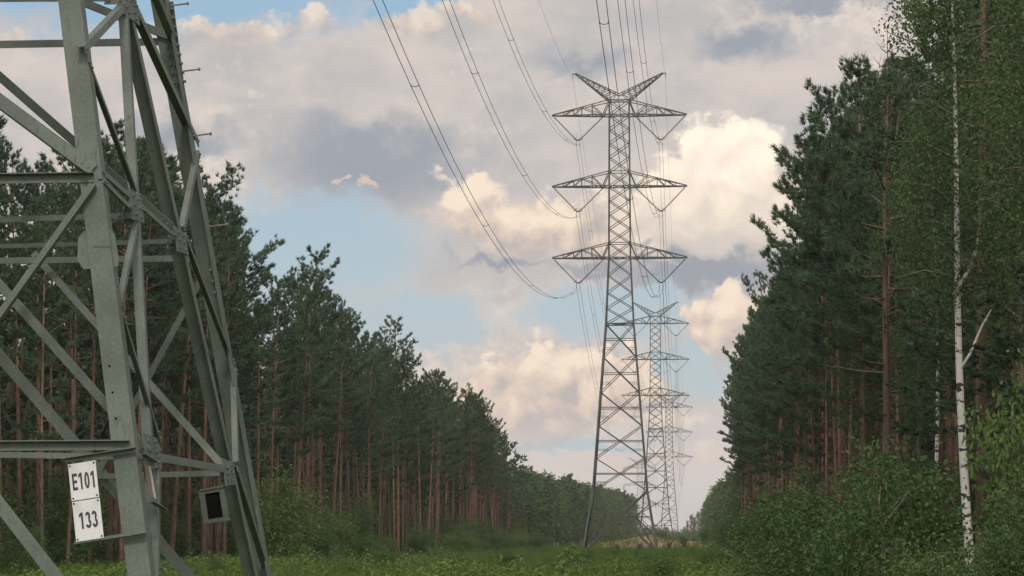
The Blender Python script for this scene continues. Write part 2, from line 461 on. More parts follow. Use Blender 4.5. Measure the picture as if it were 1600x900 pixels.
def horn(m, s):
    tip = Vector((s * 4.75, 0, 52.15)); zt = 49.2; h = hw(zt)
    lo = [Vector((s * h, fy * h, zt)) for fy in (-1, 1)]
    hi = [Vector((0.0, fy * 0.95, 49.85)) for fy in (-1, 1)]
    for a in lo: m.bar(a, tip, 0.12)
    for a in hi: m.bar(a, tip + Vector((0, 0, 0.12)), 0.09)
    n = 8
    for i in range(n):
        u0 = i / n; u1 = (i + 0.5) / n; u2 = (i + 1) / n
        for a, b in zip(lo, hi):
            m.bar(a.lerp(tip, u0), b.lerp(tip, u1), 0.055); m.bar(b.lerp(tip, u1), a.lerp(tip, u2), 0.055)
        m.bar(hi[0].lerp(tip, u0), hi[1].lerp(tip, u0), 0.055)
        m.bar(lo[0].lerp(tip, u0), lo[1].lerp(tip, u2), 0.055)
    m.bar(tip + Vector((-s * 0.2, 0, 0.05)), tip + Vector((s * 0.36, 0, 0.04)), 0.13, 0.10)
    m.bar(tip + Vector((s * 0.3, 0, 0.03)), tip + Vector((s * 0.3, 0, -0.5)), 0.05)
def insulator_mesh(a, b, name='insulator_string', r0=0.035, r1=0.085, n=20):
    m = MB(); pts = []; rad = []
    a = Vector(a); b = Vector(b)
    for i in range(n):
        for du, r in ((0.15, r0), (0.35, r1), (0.65, r1 * 0.8), (0.85, r0)):
            pts.append(a.lerp(b, (i + du) / n)); rad.append(r)
    m.tube([a] + pts + [b], [0.03] + rad + [0.03], 6)
    d = (b - a).normalized()
    if abs(d.x) > 0.2 and abs(d.z) > 0.2:          # arcing horns across the live end
        q = b - d * 0.18; p = Vector((d.z, 0, -d.x)).normalized()
        m.bar(q - p * 0.24, q + p * 0.24, 0.055)
    return m.mesh(name, M_INS)
_pyl_cache = {}
def pylon_meshes(foot, low_arms):
    """all the parts of a lattice pylon, feet at height `foot` of the full-height pattern"""
    key = (foot, low_arms)
    if key in _pyl_cache: return _pyl_cache[key]
    parts = []
    KNEE = 6.8
    for i, (sx, sy) in enumerate(((-1, -1), (1, -1), (1, 1), (-1, 1))):
        m = MB()
        zs = [foot - 0.4] + [z for z in (KNEE, 24.8, 32.0, 49.2) if z > foot]
        for z0, z1, wd in zip(zs, zs[1:], (0.24, 0.22, 0.19, 0.17)):
            a = Vector((sx * hw(max(z0, 0)), sy * hw(max(z0, 0)), z0)); b = Vector((sx * hw(z1), sy * hw(z1), z1))
            m.angle(a + Vector((-sx * wd / 2, 0, 0)), b + Vector((-sx * wd / 2, 0, 0)), (0, sy, 0), wd, 0.03, out=-1) if False else m.bar(a, b, wd * 0.8)
        parts.append(('leg', m.mesh('leg', M_STEEL_FAR), []))
    lv_x = [(6.8, 10.3), (10.3, 13.8), (13.8, 17.4), (17.4, 21.2), (21.2, 24.8)]
    small = [24.8, 26.5, 28.2, 30.1, 32.0, 33.6]
    for a, b in ((33.6, 39.8), (41.4, 47.6)): small += [a + (b - a) * k / 4 for k in (1, 2, 3, 4)] + [b + 1.6]
    for fi in range(4):
        m = MB()
        F = lambda z: (faces4(z)[fi], faces4(z)[(fi + 1) % 4])
        for z0, z1 in lv_x:
            if z0 < foot: continue
            (a, b), (c, d) = F(z0), F(z1)
            m.bar(a, d, 0.085); m.bar(b, c, 0.085)
            t = hw(z0) / (hw(z0) + hw(z1)); zm = z0 + (z1 - z0) * t
            e, f_ = F(zm); m.bar(e, f_, 0.085)
            n = (a + b).normalized(); n.z = 0
            x = a.lerp(d, t)
            m.bar(a.lerp(x, 0.5), F((z0 + zm) / 2)[0], 0.05); m.bar(b.lerp(x, 0.5), F((z0 + zm) / 2)[1], 0.05)
        for z0, z1 in zip(small, small[1:]):
            (a, b), (c, d) = F(z0), F(z1)
            m.bar(a, d, 0.075); m.bar(b, c, 0.075)
        for z in (24.8, 32.0, 33.6, 39.8, 41.4, 47.6, 49.2):
            a, b = F(z); m.bar(a, b, 0.13 if z == 24.8 else 0.08)
        zb = foot + 0.1
        if foot < KNEE - 1.0:
            (a, b), (c, d) = F(zb), F(KNEE)
            m.bar(a, d, 0.115); m.bar(b, c, 0.115)
            t = hw(zb) / (hw(zb) + hw(KNEE)); zm = zb + (KNEE - zb) * t
            e, f_ = F(zm); x = a.lerp(d, t)
            m.bar(e, f_, 0.085)
            m.bar(F((zm + KNEE) / 2)[0], e.lerp(x, 0.5), 0.065); m.bar(F((zm + KNEE) / 2)[1], f_.lerp(x, 0.5), 0.065)
            m.bar(e.lerp(x, 0.5), a.lerp(x, 0.05), 0.065); m.bar(f_.lerp(x, 0.5), b.lerp(x, 0.05), 0.065)
            m.bar(e.lerp(x, 0.5), a.lerp(e, 0.45), 0.065); m.bar(f_.lerp(x, 0.5), b.lerp(f_, 0.45), 0.065)
        parts.append(('face_bracing', m.mesh('face_bracing', M_STEEL_FAR), []))
    for z in (24.8, 32.0, 39.8, 47.6, 49.2):
        m = MB(); c = faces4(z); m.bar(c[0], c[2], 0.06); m.bar(c[1], c[3], 0.06)
        parts.append(('cross_frame', m.mesh('cross_frame', M_STEEL_FAR), []))
    for z in ARMS:
        for s in (-1, 1):
            m = MB(); crossarm(m, z, s); subs = []
            if low_arms:                              # strain pylon: strings run along the line, the jumper hangs below
                for sy in (-1, 1): subs.append(('insulator_string', insulator_mesh((s * 7.2, sy * 0.1, z - 0.1), (s * 7.2, sy * 3.4, z - 0.75))))
                subs.append(('insulator_string', insulator_mesh((s * 7.2, 0, z - 0.1), (s * 7.2, 0, z - 2.3), r0=0.12, r1=0.26, n=10)))
            else:
                y = s * V_OUT
                subs.append(('insulator_string', insulator_mesh((s * 7.12, 0, z - 0.12), (y + s * 0.2, 0, z - V_DROP))))
                subs.append(('insulator_string', insulator_mesh((s * 1.78, 0, z - 0.15), (y - s * 0.2, 0, z - V_DROP))))
                k = MB(); k.box((y, 0, z - V_DROP - 0.02), (0.44, 0.05, 0.16))
                for q in (-1, 1):
                    k.bar((y + q * 0.19, 0, z - V_DROP), (y + q * 0.19, 0, z - V_DROP - 0.55), 0.045)
                    k.bar((y + q * 0.19, -0.2, z - V_DROP - 0.55), (y + q * 0.19, 0.2, z - V_DROP - 0.55), 0.08)
                subs.append(('yoke_plate', k.mesh('yoke_plate', M_INS)))
            parts.append(('crossarm', m.mesh('crossarm', M_STEEL_FAR), subs))
    for s in (-1, 1):
        m = MB(); horn(m, s); parts.append(('earth_wire_peak', m.mesh('earth_wire_peak', M_STEEL_FAR), []))
    _pyl_cache[key] = parts
    return parts
def pylon(label, x, y, ground, foot=0.0, strain=False, group=None, rz=0.0):
    t = thing('lattice_pylon', label, 'pylon', (x, y, ground - foot), rz, group)
    for name, me, subs in pylon_meshes(foot, strain):
        o = link(name, me, t)
        for n2, m2 in subs: link(n2, m2, o)
    return t
PY = [(-7.6, 330.0, -0.12, 0.0), (-7.55, 660.0, 0.25, 0.0), (-6.75, 958.0, -0.6, 4.6), (-23.2, 1390.0, -0.4, 14.0)]
GP = 'pylons of the overhead line'
pylon('tall lattice pylon standing on open grass in front of the sandy mound', *PY[0], group=GP)
pylon('second lattice pylon along the ride, seen pale just right of the tall one', *PY[1], group=GP)
pylon('third lattice pylon, faint and mostly hidden behind the second one', *PY[2], group=GP)
pylon('farthest small strain pylon seen through the legs of the tall pylon', *PY[3], strain=True, group=GP, rz=0.02)

# ------------------------------------------------------------------ near pylon (number 133)
CX, CY, H0, SL = -8.2, 29.27, 3.87, 0.163
near = thing('lattice_pylon', 'near green-grey steel pylon carrying the white number plates E101 and 133', 'pylon', (CX, CY, 0.0), group=GP)
NH = lambda z: H0 - SL * z if z < 17.0 else lerp(H0 - SL * 17.0, 1.0, min(1.0, (z - 17.0) / 40.0))
LOC = Vector((CX, CY, 0))
N_R = Vector((1, 0, SL)).normalized(); N_F = Vector((0, -1, SL)).normalized(); N_K = Vector((0, 1, SL)).normalized(); N_L = Vector((-1, 0, SL)).normalized()
def nb(name, m, mat=None, parent=None): return m.build(name, mat or M_STEEL, parent or near)
# legs: heavy rolled angles, corner outwards
for sx, sy in ((1, -1), (1, 1), (-1, -1), (-1, 1)):
    m = MB()
    for z0, z1 in ((-0.5, 17.0), (17.0, 57.0)):
        wd = 0.20 if z0 < 1 else 0.16; th = 0.022
        a = Vector((sx * NH(z0), sy * NH(z0), z0)); b = Vector((sx * NH(z1), sy * NH(z1), z1))
        prof = [(0, 0), (-sx * wd, 0), (-sx * wd, -sy * th), (-sx * th, -sy * th), (-sx * th, -sy * wd), (0, -sy * wd)]
        m.sect(a, b, Vector((1, 0, 0)), Vector((0, 1, 0)), prof)
    leg = nb('leg', m)
    if (sx, sy) == (1, -1): leg_front = leg
    if (sx, sy) == (1, 1): leg_back = leg
def bolt(m, p, n, r=0.017, L=0.022):
    p = Vector(p); n = Vector(n).normalized(); m.tube([p, p + n * L], r, 6)
# members: end, end (world coordinates), face normal, width, which edge carries the second flange, in or out
MEM = [
    ((-6.62, 26.18, 4.76), (-5.18, 26.17, 4.77), 'F', 0.077, 1, 1), ((-6.62, 25.79, 2.42), (-4.77, 25.79, 2.43), 'F', 0.076, 1, 1),
    ((-8.20, 26.55, 7.06), (-5.19, 26.17, 4.84), 'F', 0.125, -1, 1), ((-6.62, 25.82, 2.55), (-5.18, 26.16, 4.71), 'F', 0.076, -1, 1),
    ((-8.20, 26.24, 4.70), (-4.60, 25.53, 0.40), 'F', 0.113, -1, -1),
    ((-6.62, 26.15, 4.53), (-4.72, 26.33, 2.40), 'F', 0.072, 1, -1), ((-7.14, 32.75, 4.74), (-4.71, 31.0, 2.31), 'F', 0.075, 1, -1),
    ((-8.20, 32.40, 4.50), (-4.60, 33.05, 0.26), 'F', 0.123, -1, -1), ((-8.20, 26.62, 7.55), (-5.10, 29.67, 4.70), 'F', 0.083, 1, -1),
    ((-5.10, 32.38, 4.67), (-6.62, 32.78, 1.96), 'F', 0.068, 1, -1), ((-8.20, 32.39, 4.62), (-5.12, 32.38, 4.64), 'F', 0.068, 1, -1),
    ((-8.23, 32.37, 4.76), (-5.08, 29.87, 4.58), 'F', 0.045, 1, -1), ((-8.20, 26.20, 4.36), (-5.08, 27.45, 4.58), 'F', 0.052, 1, -1),
    ((-8.20, 25.86, 2.40), (-4.72, 26.50, 2.35), 'F', 0.052, 1, -1), ((-6.42, 32.76, 2.31), (-4.71, 30.99, 2.31), 'F', 0.060, 1, -1),
    ((-8.20, 32.01, 6.91), (-5.50, 32.01, 6.93), 'F', 0.081, 1, -1), ((-8.03, 32.00, 7.42), (-5.45, 29.15, 6.90), 'F', 0.085, 1, -1),
    ((-5.43, 28.95, 6.80), (-4.42, 25.68, 0.35), 'R', 0.085, 1, -1), ((-5.44, 29.24, 6.80), (-4.40, 32.45, 0.30), 'R', 0.150, 1, -1),
    ((-5.12, 26.20, 4.84), (-5.08, 29.87, 4.62), 'R', 0.053, 1, -1), ((-5.10, 26.16, 4.75), (-5.09, 27.50, 4.64), 'R', 0.050, 1, -1),
    ((-5.10, 28.10, 4.75), (-4.92, 26.13, 3.63), 'R', 0.051, 1, -1), ((-5.28, 26.36, 5.85), (-5.11, 28.11, 4.76), 'R', 0.057, 1, -1),
    ((-5.29, 26.23, 5.91), (-5.46, 29.33, 6.90), 'R', 0.070, 1, -1), ((-4.91, 26.18, 3.59), (-4.74, 27.18, 2.50), 'R', 0.050, 1, -1),
    ((-4.73, 27.02, 2.46), (-4.54, 25.97, 1.30), 'R', 0.061, 1, -1), ((-5.46, 29.45, 6.92), (-5.29, 32.45, 5.89), 'R', 0.104, 1, -1),
    ((-5.27, 32.45, 5.79), (-5.11, 30.54, 4.77), 'R', 0.060, 1, -1), ((-5.10, 30.53, 4.71), (-4.90, 32.66, 3.49), 'R', 0.060, 1, -1),
    ((-4.90, 32.66, 3.48), (-4.72, 31.69, 2.42), 'R', 0.061, 1, -1), ((-4.72, 31.68, 2.37), (-4.53, 33.00, 1.20), 'R', 0.081, 1, -1),
    ((-4.72, 26.80, 2.36), (-4.71, 31.00, 2.34), 'R', 0.075, 1, -1),
]
NRM = {'F': N_F, 'R': N_R}
for i, (a, b, fc, wd, up, out) in enumerate(MEM):
    for mir in (0, 1):
        a2 = Vector(a) - LOC; b2 = Vector(b) - LOC; n = NRM[fc].copy()
        if mir:
            a2.x = -a2.x; b2.x = -b2.x; n.x = -n.x
            if fc == 'F' and (abs(a2.x) < 0.06 and abs(b2.x) < 0.06): continue
        if fc == 'F' and abs(a2.y) < 3.4 and abs(b2.y) < 3.0: n = Vector((0, -1, 0))
        sh = n * (wd / 2) if fc == 'R' else Vector((0, 0, 0))
        if fc == 'R': sh = n * 0.004 * (i % 3)
        m = MB(); m.angle(a2 + sh, b2 + sh, n, wd, 0.009, up, out)
        d_ = (b2 - a2).normalized(); L_ = (b2 - a2).length
        for q in (0.05, 0.12, L_ - 0.12, L_ - 0.05): bolt(m, a2 + sh + d_ * q + n * 0.001, n, 0.013, 0.014)
        nb('brace', m)
# upper body, out of the picture above, carrying the conductors
for fi in range(4):
    m = MB()
    rot = Matrix.Rotation(fi * math.pi / 2, 3, 'Z')
    zs = [6.95, 9.0, 11.0, 13.0, 15.0, 17.0] + [17 + 4.0 * k for k in range(1, 11)]
    for z0, z1 in zip(zs, zs[1:]):
        p = [rot @ Vector((s * NH(z), -NH(z) + 0.03, z)) for z in (z0, z1) for s in (-1, 1)]
        m.bar(p[0], p[3], 0.08); m.bar(p[1], p[2], 0.08); m.bar(p[2], p[3], 0.08)
    nb('face_bracing', m)
NEAR_ARMS = [37.1, 44.9, 52.7]
for z in NEAR_ARMS:
    for s in (-1, 1):
        m = MB()
        for fy in (-1, 1):
            h = NH(z)
            m.bar((s * h, fy * h, z), (s * 7.4, 0, z), 0.13); m.bar((s * h, fy * h, z + 1.7), (s * 7.4, 0, z), 0.1)
            for u in (0.25, 0.5, 0.75): m.bar(Vector((s * h, fy * h, z)).lerp(Vector((s * 7.4, 0, z)), u), Vector((s * h, fy * h, z + 1.7)).lerp(Vector((s * 7.4, 0, z)), u), 0.07)
        o = nb('crossarm', m)
        link('insulator_string', insulator_mesh((s * 7.2, 0, z - 0.1), (s * (V_OUT + 0.2), 0, z - V_DROP)), o)
        link('insulator_string', insulator_mesh((s * 1.8, 0, z - 0.1), (s * (V_OUT - 0.2), 0, z - V_DROP)), o)
for s in (-1, 1):
    m = MB()
    for fy in (-1, 1): m.bar((s * 1.0, fy * 1.0, 57.0), (s * 4.9, 0, 59.4), 0.12); m.bar((0, fy * 0.9, 57.2), (s * 4.9, 0, 59.5), 0.09)
    nb('earth_wire_peak', m)
# bolts, gussets
def plate(pts, n, th=0.012, m=None):
    n = Vector(n).normalized(); m = m or MB(); k = len(pts); pts = [Vector(p) for p in pts]
    vs = pts + [p - n * th for p in pts]
    m.add(vs, [tuple(range(k)), tuple(range(2 * k - 1, k - 1, -1))] + [(i, i + k, (i + 1) % k + k, (i + 1) % k) for i in range(k)])
    return m
def fpt(x, z, d=0.0):                                  # a point on the front face, world x and z
    return Vector((x - CX, -(H0 - SL * z), z)) + N_F * d
def kpt(x, z, d=0.0): return Vector((x - CX, (H0 - SL * z), z)) + N_K * d
def rpt(y, z, d=0.0): return Vector(((H0 - SL * z), y - CY, z)) + N_R * d
nb('splice_plate', plate([fpt(-5.30, 4.25, -0.024), fpt(-5.30, 4.05, -0.024), fpt(-5.24, 3.97, -0.024), fpt(-4.945, 3.99, -0.024), fpt(-4.935, 4.05, -0.024), fpt(-4.985, 4.29, -0.024), fpt(-5.03, 4.33, -0.024), fpt(-5.25, 4.31, -0.024)][::1], N_F, 0.014))
m = MB(); m.box(fpt(-5.085, 4.165, 0.002), (0.16, 0.006, 0.012)); nb('seam', m)
for x, z in ((-4.975, 3.116), (-4.938, 2.889), (-4.901, 2.663)):
    m = MB(); m.tube([fpt(x, z, -0.004), fpt(x, z, 0.004)], 0.010, 8); nb('bolt_hole', m, M_DARK)
def gusset(cy_, cz, wy, wz, nbolt, off=0.006, dirs=(1, 1)):
    m = plate([rpt(cy_ - wy, cz - wz, off), rpt(cy_ + wy, cz - wz * 0.8, off), rpt(cy_ + wy, cz + wz * 0.8, off), rpt(cy_ - wy, cz + wz, off)], N_R)
    for k in range(nbolt):
        t = (k + 0.5) / nbolt * 2 - 1
        for j in (-0.5, 0.5): bolt(m, rpt(cy_ + wy * j * 0.9, cz + wz * t * 0.85, off - 0.004), N_R)
    nb('gusset_plate', m)
gusset(27.75, 4.69, 0.30, 0.15, 3); gusset(30.15, 4.60, 0.34, 0.13, 3); gusset(26.6, 2.40, 0.35, 0.16, 3); gusset(31.0, 2.31, 0.36, 0.14, 3); gusset(29.2, 6.82, 0.42, 0.16, 4)
# gussets that stand across the face at the diagonal's nodes, seen square on
def cross_gusset(x, y, z, w_, h_, nrow=3):
    p = [Vector((x - CX + a, y - CY, z + b)) for a, b in ((-w_, -h_), (w_, -h_), (w_, h_ * 0.85), (-w_ * 0.8, h_))]
    m = plate(p, (0, -1, 0))
    for i in range(nrow):
        for j in (-0.55, 0.55): bolt(m, Vector((x - CX + w_ * j, y - CY, z + h_ * (0.62 - 0.62 * i))), (0, -1, 0), 0.013)
    nb('gusset_plate', m)
cross_gusset(-5.135, 27.55, 4.60, 0.055, 0.085); cross_gusset(-5.13, 29.95, 4.56, 0.05, 0.10); cross_gusset(-4.765, 26.35, 2.42, 0.045, 0.09); cross_gusset(-4.72, 30.8, 2.30, 0.055, 0.10); cross_gusset(-5.50, 28.7, 6.85, 0.10, 0.10)
# splice on the rear leg with its rows of bolts, and step bolts on its outer edge
m = plate([kpt(-5.70, 7.35, -0.030), kpt(-5.595, 6.45, -0.030), kpt(-5.38, 6.45, -0.030), kpt(-5.485, 7.35, -0.030)][::-1], -N_K, 0.016)
for k in range(9):
    z = 6.50 + 0.095 * k; x = CX + H0 - SL * z
    for dx_ in (-0.05, -0.10): bolt(m, kpt(x + dx_, z, -0.030), -N_K, 0.016, 0.028)
    bolt(m, Vector((H0 - SL * z + 0.002, NH(z) - 0.06, z)), (1, 0, 0), 0.016, 0.03)
nb('splice_plate', m)
for z in (4.28, 4.40, 4.52):
    m = MB(); bolt(m, kpt(CX + H0 - SL * z - 0.06, z, -0.023), -N_K, 0.016, 0.026); nb('bolt', m, M_BOLT)
for z in (6.61, 5.93, 4.97, 7.3, 8.0):
    m = MB(); p = Vector((NH(z), NH(z) - 0.03, z))
    m.tube([p, p + Vector((0.185, 0, 0.022))], 0.0095, 6); m.tube([p + Vector((0.18, 0, 0.0215)), p + Vector((0.20, 0, 0.024))], 0.019, 6)
    nb('step_bolt', m, M_RUST)
# number plates on their bracket
def ring(m, cx, cz, rx, rz, w_, a0, a1, n=22, th=0.003):
    """a stroke of width w_ along an elliptical arc, as one solid"""
    pts = []
    for k in range(n + 1):
        an = math.radians(a0 + (a1 - a0) * k / n); c_, s_ = math.cos(an), math.sin(an)
        pts.append(((cx + rx * c_, cz + rz * s_), (cx + (rx - w_) * c_, cz + (rz - w_) * s_)))
    b0 = len(m.v)
    for (ox, oz), (ix, iz) in pts: m.v += [(ox, 0, oz), (ix, 0, iz), (ox, th, oz), (ix, th, iz)]
    for k in range(n):
        i = b0 + 4 * k; j = i + 4
        m.f += [(i, i + 1, j + 1, j), (i + 2, j + 2, j + 3, i + 3), (i, j, j + 2, i + 2), (i + 1, i + 3, j + 3, j + 1)]
def glyph(m, ch, x, h, w_, st):
    t = 0.003
    def bx(x0, z0, x1, z1): m.box((x + (x0 + x1) / 2, t / 2, (z0 + z1) / 2), (x1 - x0, t, z1 - z0))
    if ch == 'E':
        bx(0, 0, st, h); bx(st, 0, w_, st); bx(st, h / 2 - st / 2, w_ * 0.92, h / 2 + st / 2); bx(st, h - st, w_, h)
    elif ch == '1':
        bx(w_ * 0.42, 0, w_ * 0.42 + st, h)
        m.add([(x + w_ * 0.42, y, z) for y in (0, t) for z in ()] + [(x + q, y, z) for y in (0, t) for q, z in ((w_ * 0.42, h), (w_ * 0.42, h - st * 1.15), (w_ * 0.06, h * 0.70), (w_ * 0.06, h * 0.70 + st * 0.95))],
              [(0, 1, 2, 3), (7, 6, 5, 4), (0, 4, 5, 1), (1, 5, 6, 2), (2, 6, 7, 3), (3, 7, 4, 0)])
    elif ch == '0': ring(m, x + w_ / 2, h / 2, w_ / 2, h / 2, st, 0, 360)
    elif ch == '3':
        ring(m, x + w_ * 0.46, h * 0.735, w_ * 0.46, h * 0.265, st, 165, -80)
        ring(m, x + w_ * 0.48, h * 0.285, w_ * 0.52, h * 0.285, st, 82, -165)
def text_mesh(body, size):
    m = MB(); adv = size * 0.60; tot = adv * len(body) - size * 0.10
    for i, ch in enumerate(body): glyph(m, ch, -tot / 2 + i * adv, size, size * 0.50, size * 0.175)
    for i, (x_, y_, z_) in enumerate(m.v): m.v[i] = (x_, y_, z_ - size / 2)
    return m.mesh('lettering', M_BLACK)
TILT = R(8.6)                                           # the bracket is square to the sloping leg
ROT = Matrix.Rotation(-TILT, 3, 'Y')
def number_plate(cx_, cz, body, wd, ht):
    c = fpt(cx_, cz, 0.055)
    m = MB(); m.box((0, 0, 0), (wd, 0.006, ht))
    o = nb('number_plate', m, M_WHITE)
    o.location = c; o.rotation_euler = (math.atan(SL) * -1.0, -TILT, 0)
    t = link('lettering', text_mesh(body, 0.145 if len(body) == 4 else 0.142), o)
    t.location = (0.004, -0.0054, 0.0); t.scale = (0.60 if len(body) == 4 else 0.66, 1, 1)
    for sx in (-1, 1):
        for sz in (-1, 1):
            k = MB(); k.tube([(sx * (wd / 2 - 0.016), -0.003, sz * (ht / 2 - 0.018)), (sx * (wd / 2 - 0.016), -0.008, sz * (ht / 2 - 0.018))], 0.008, 6)
            k.build('rivet', M_DARK, o)
    return o
number_plate(-5.144, 2.122, 'E101', 0.238, 0.318)
number_plate(-5.092, 1.790, '133', 0.238, 0.345)
m = MB(); m.angle(fpt(-5.31, 2.295, 0.04), fpt(-4.705, 2.385, 0.04), N_F, 0.035, 0.006, 1, 1, 0.05); nb('sign_bracket', m)
m = MB(); m.angle(fpt(-5.20, 1.595, 0.04), fpt(-4.595, 1.69, 0.04), N_F, 0.035, 0.006, -1, 1, 0.05); nb('sign_bracket', m)
# a second plate on the other flange of the same leg, seen almost edge-on
m = MB(); m.angle(rpt(25.83, 2.335, 0.03), rpt(26.42, 2.28, 0.03), N_R, 0.04, 0.006, 1, 1); nb('sign_bracket', m)
m = MB(); m.angle(rpt(25.90, 1.965, 0.03), rpt(26.55, 1.90, 0.03), N_R, 0.04, 0.006, -1, 1); nb('sign_bracket', m)
nb('warning_plate', plate([rpt(26.20, 2.27, 0.02), rpt(26.24, 1.99, 0.02), rpt(26.34, 1.98, 0.02), rpt(26.30, 2.26, 0.02)], N_R, 0.004), M_WHITE)
nb('warning_plate', plate([rpt(26.00, 2.29, 0.02), rpt(26.04, 2.01, 0.02), rpt(26.23, 1.99, 0.02), rpt(26.19, 2.27, 0.02)], N_R, 0.004), M_RUST)
# framed dark panel on the rear leg
m = MB(); c = Vector((-5.142 - CX, 32.82 - CY - 0.02, 1.995)); RY = Matrix.Rotation(-R(9.0), 3, 'Y')
fw_, fh_, b_ = 0.285, 0.365, 0.062
for dx_, dz_, sx, sz in ((-(fw_ - b_) / 2, 0, b_, fh_), ((fw_ - b_) / 2, 0, b_, fh_), (0, (fh_ - b_ * .7) / 2, fw_ - 2 * b_, b_ * .7), (0, -(fh_ - b_ * .7) / 2, fw_ - 2 * b_, b_ * .7)):
    m.box(c + RY @ Vector((dx_, 0, dz_)), (sx, 0.03, sz), RY)
fr = nb('panel_frame', m)
m = MB(); m.box(c + Vector((0, 0.022, 0)), (fw_ - 0.10, 0.012, fh_ - 0.06), RY); nb('dark_panel', m, M_DARK, fr)
m = MB(); m.bar(c + RY @ Vector((-0.13, -0.02, 0.185)), c + RY @ Vector((0.24, -0.02, 0.19)), 0.022); m.bar(c + RY @ Vector((0.05, -0.02, -0.175)), c + RY @ Vector((0.30, -0.02, -0.165)), 0.022)
nb('sign_bracket', m)

# ------------------------------------------------------------------ conductors, span by span
K_SAG = 0.00047
def span_pts(a, b, sag_k, n=40):
    a = Vector(a); b = Vector(b); L = b.y - a.y; o = []
    for i in range(n + 1):
        t = i / n; p = a.lerp(b, t); p.z -= sag_k * (L * t) * (L * (1 - t)); o.append(p)
    return o
LEV = ['lowest', 'middle', 'top']
def attach(i, lev, s):
    if i < 0: return Vector((CX + s * V_OUT, CY, NEAR_ARMS[lev] - V_DROP - 0.55))
    x, y, g, ft = PY[i]
    if i == 3: return Vector((x + s * 7.2, y - 3.4, g - ft + ARMS[lev] - 0.8))
    return Vector((x + s * V_OUT, y, g - ft + ARMS[lev] - V_DROP - 0.57))
def peak(i, s):
    if i < 0: return Vector((CX + s * 4.9, CY, 59.0))
    x, y, g, ft = PY[i]; return Vector((x + s * 5.05, y, g - ft + 51.65))
NAMES = ['near pylon', 'tall pylon', 'second pylon', 'third pylon', 'farthest pylon']
SPC = {0: [0.17, 0.34, 0.495, 0.665, 0.80, 0.93], 1: [0.16, 0.32, 0.485, 0.655, 0.83], 2: [0.14, 0.30, 0.46, 0.62, 0.775, 0.92]}
for i in range(-1, 3):
    for lev in range(3):
        for s in (-1, 1):
            a = attach(i, lev, s); b = attach(i + 1, lev, s)
            side = 'left' if s < 0 else 'right'
            t = thing('conductor_bundle', f'twin cable from the {LEV[lev]} {side} arm of the {NAMES[i + 1]} to the {NAMES[i + 2]}', 'power line', tuple(a), group='conductor cables of the overhead line')
            for q in (-1, 1):
                off = Vector((q * 0.19, 0, 0)); m = MB()
                m.tube([p + off - a for p in span_pts(a, b, K_SAG, 56 if i < 0 else 30)], 0.017, 5)
                m.build('wire', M_WIRE, t, smooth=True)
            for k in SPC[lev] if i < 1 else SPC[lev][1::2]:
                k = min(0.97, k + 0.02 * s * (lev - 1))
                p = a.lerp(b, k); L = b.y - a.y; p.z -= K_SAG * (L * k) * (L * (1 - k)); p -= a
                m = MB(); m.tube([p + Vector((x_, 0, z_)) for x_, z_ in ((-0.19, 0.02), (-0.15, -0.045), (-0.06, -0.07), (0.06, -0.07), (0.15, -0.045), (0.19, 0.02))], 0.020, 5)
                for q in (-1, 1): m.tube([p + Vector((q * 0.19, -0.07, 0)), p + Vector((q * 0.19, 0.07, 0))], 0.032, 6)
                m.build('spacer', M_WIRE, t)
    for s in (-1, 1):
        a = peak(i, s); b = peak(i + 1, s); m = MB()
        m.tube([p - a for p in span_pts(a, b, 0.00036, 40)], 0.011, 4)
        o = m.build('earth_wire', M_WIRE, None, smooth=True); o.location = a
        tag(o, f'thin earth wire along the {"left" if s < 0 else "right"} peaks between the {NAMES[i + 1]} and the {NAMES[i + 2]}', 'earth wire', 'earth wires of the overhead line')

# ------------------------------------------------------------------ vegetation: foliage arrays
def unit(a): return a / np.maximum(np.linalg.norm(a, axis=-1, keepdims=True), 1e-9)
def spikes(rng, cen, dirs, n, length, width, spread=1.0, base=None):
    """needle sprays: n thin blades fanning out of every shoot tip"""
    N = len(cen)
    d = unit(dirs[:, None, :] + rng.normal(0, spread * 0.62, (N, n, 3)))
    L = length * rng.uniform(0.65, 1.15, (N, n, 1))
    side = unit(np.cross(d, rng.normal(0, 1, (N, n, 3)))) * width * 0.5
    b = cen[:, None, :] + rng.normal(0, length * 0.10, (N, n, 3)) - d * L * 0.15
    v = np.stack([b - side, b + side, b + d * L], 2).reshape(-1, 3)
    tone = np.repeat(np.clip(rng.normal(0.5, 0.22, N) if base is None else base + rng.normal(0, 0.12, N), 0, 1), n * 3)
    return v, tone
def leafquads(rng, cen, size, droop=0.5, N_tone=None, aspect=0.55):
    N = len(cen)
    d = unit(rng.normal(0, 1, (N, 3)) + np.array([0, 0, -droop]))
    s_ = unit(np.cross(d, rng.normal(0, 1, (N, 3))))
    L = size * rng.uniform(0.7, 1.3, (N, 1))
    a = cen; m_ = cen + d * L * 0.5; t = cen + d * L
    v = np.stack([a, m_ + s_ * L * aspect * 0.5, t, m_ - s_ * L * aspect * 0.5], 1).reshape(-1, 3)
    tone = np.clip(rng.normal(0.5, 0.2, N) if N_tone is None else N_tone + rng.normal(0, 0.12, N), 0, 1)
    return v, np.repeat(tone, 4)

class TreeKit:
    """the shared meshes of one tree pattern: trunk with limbs, crown"""
    def __init__(s, trunk, crown, H): s.trunk, s.crown, s.H = trunk, crown, H

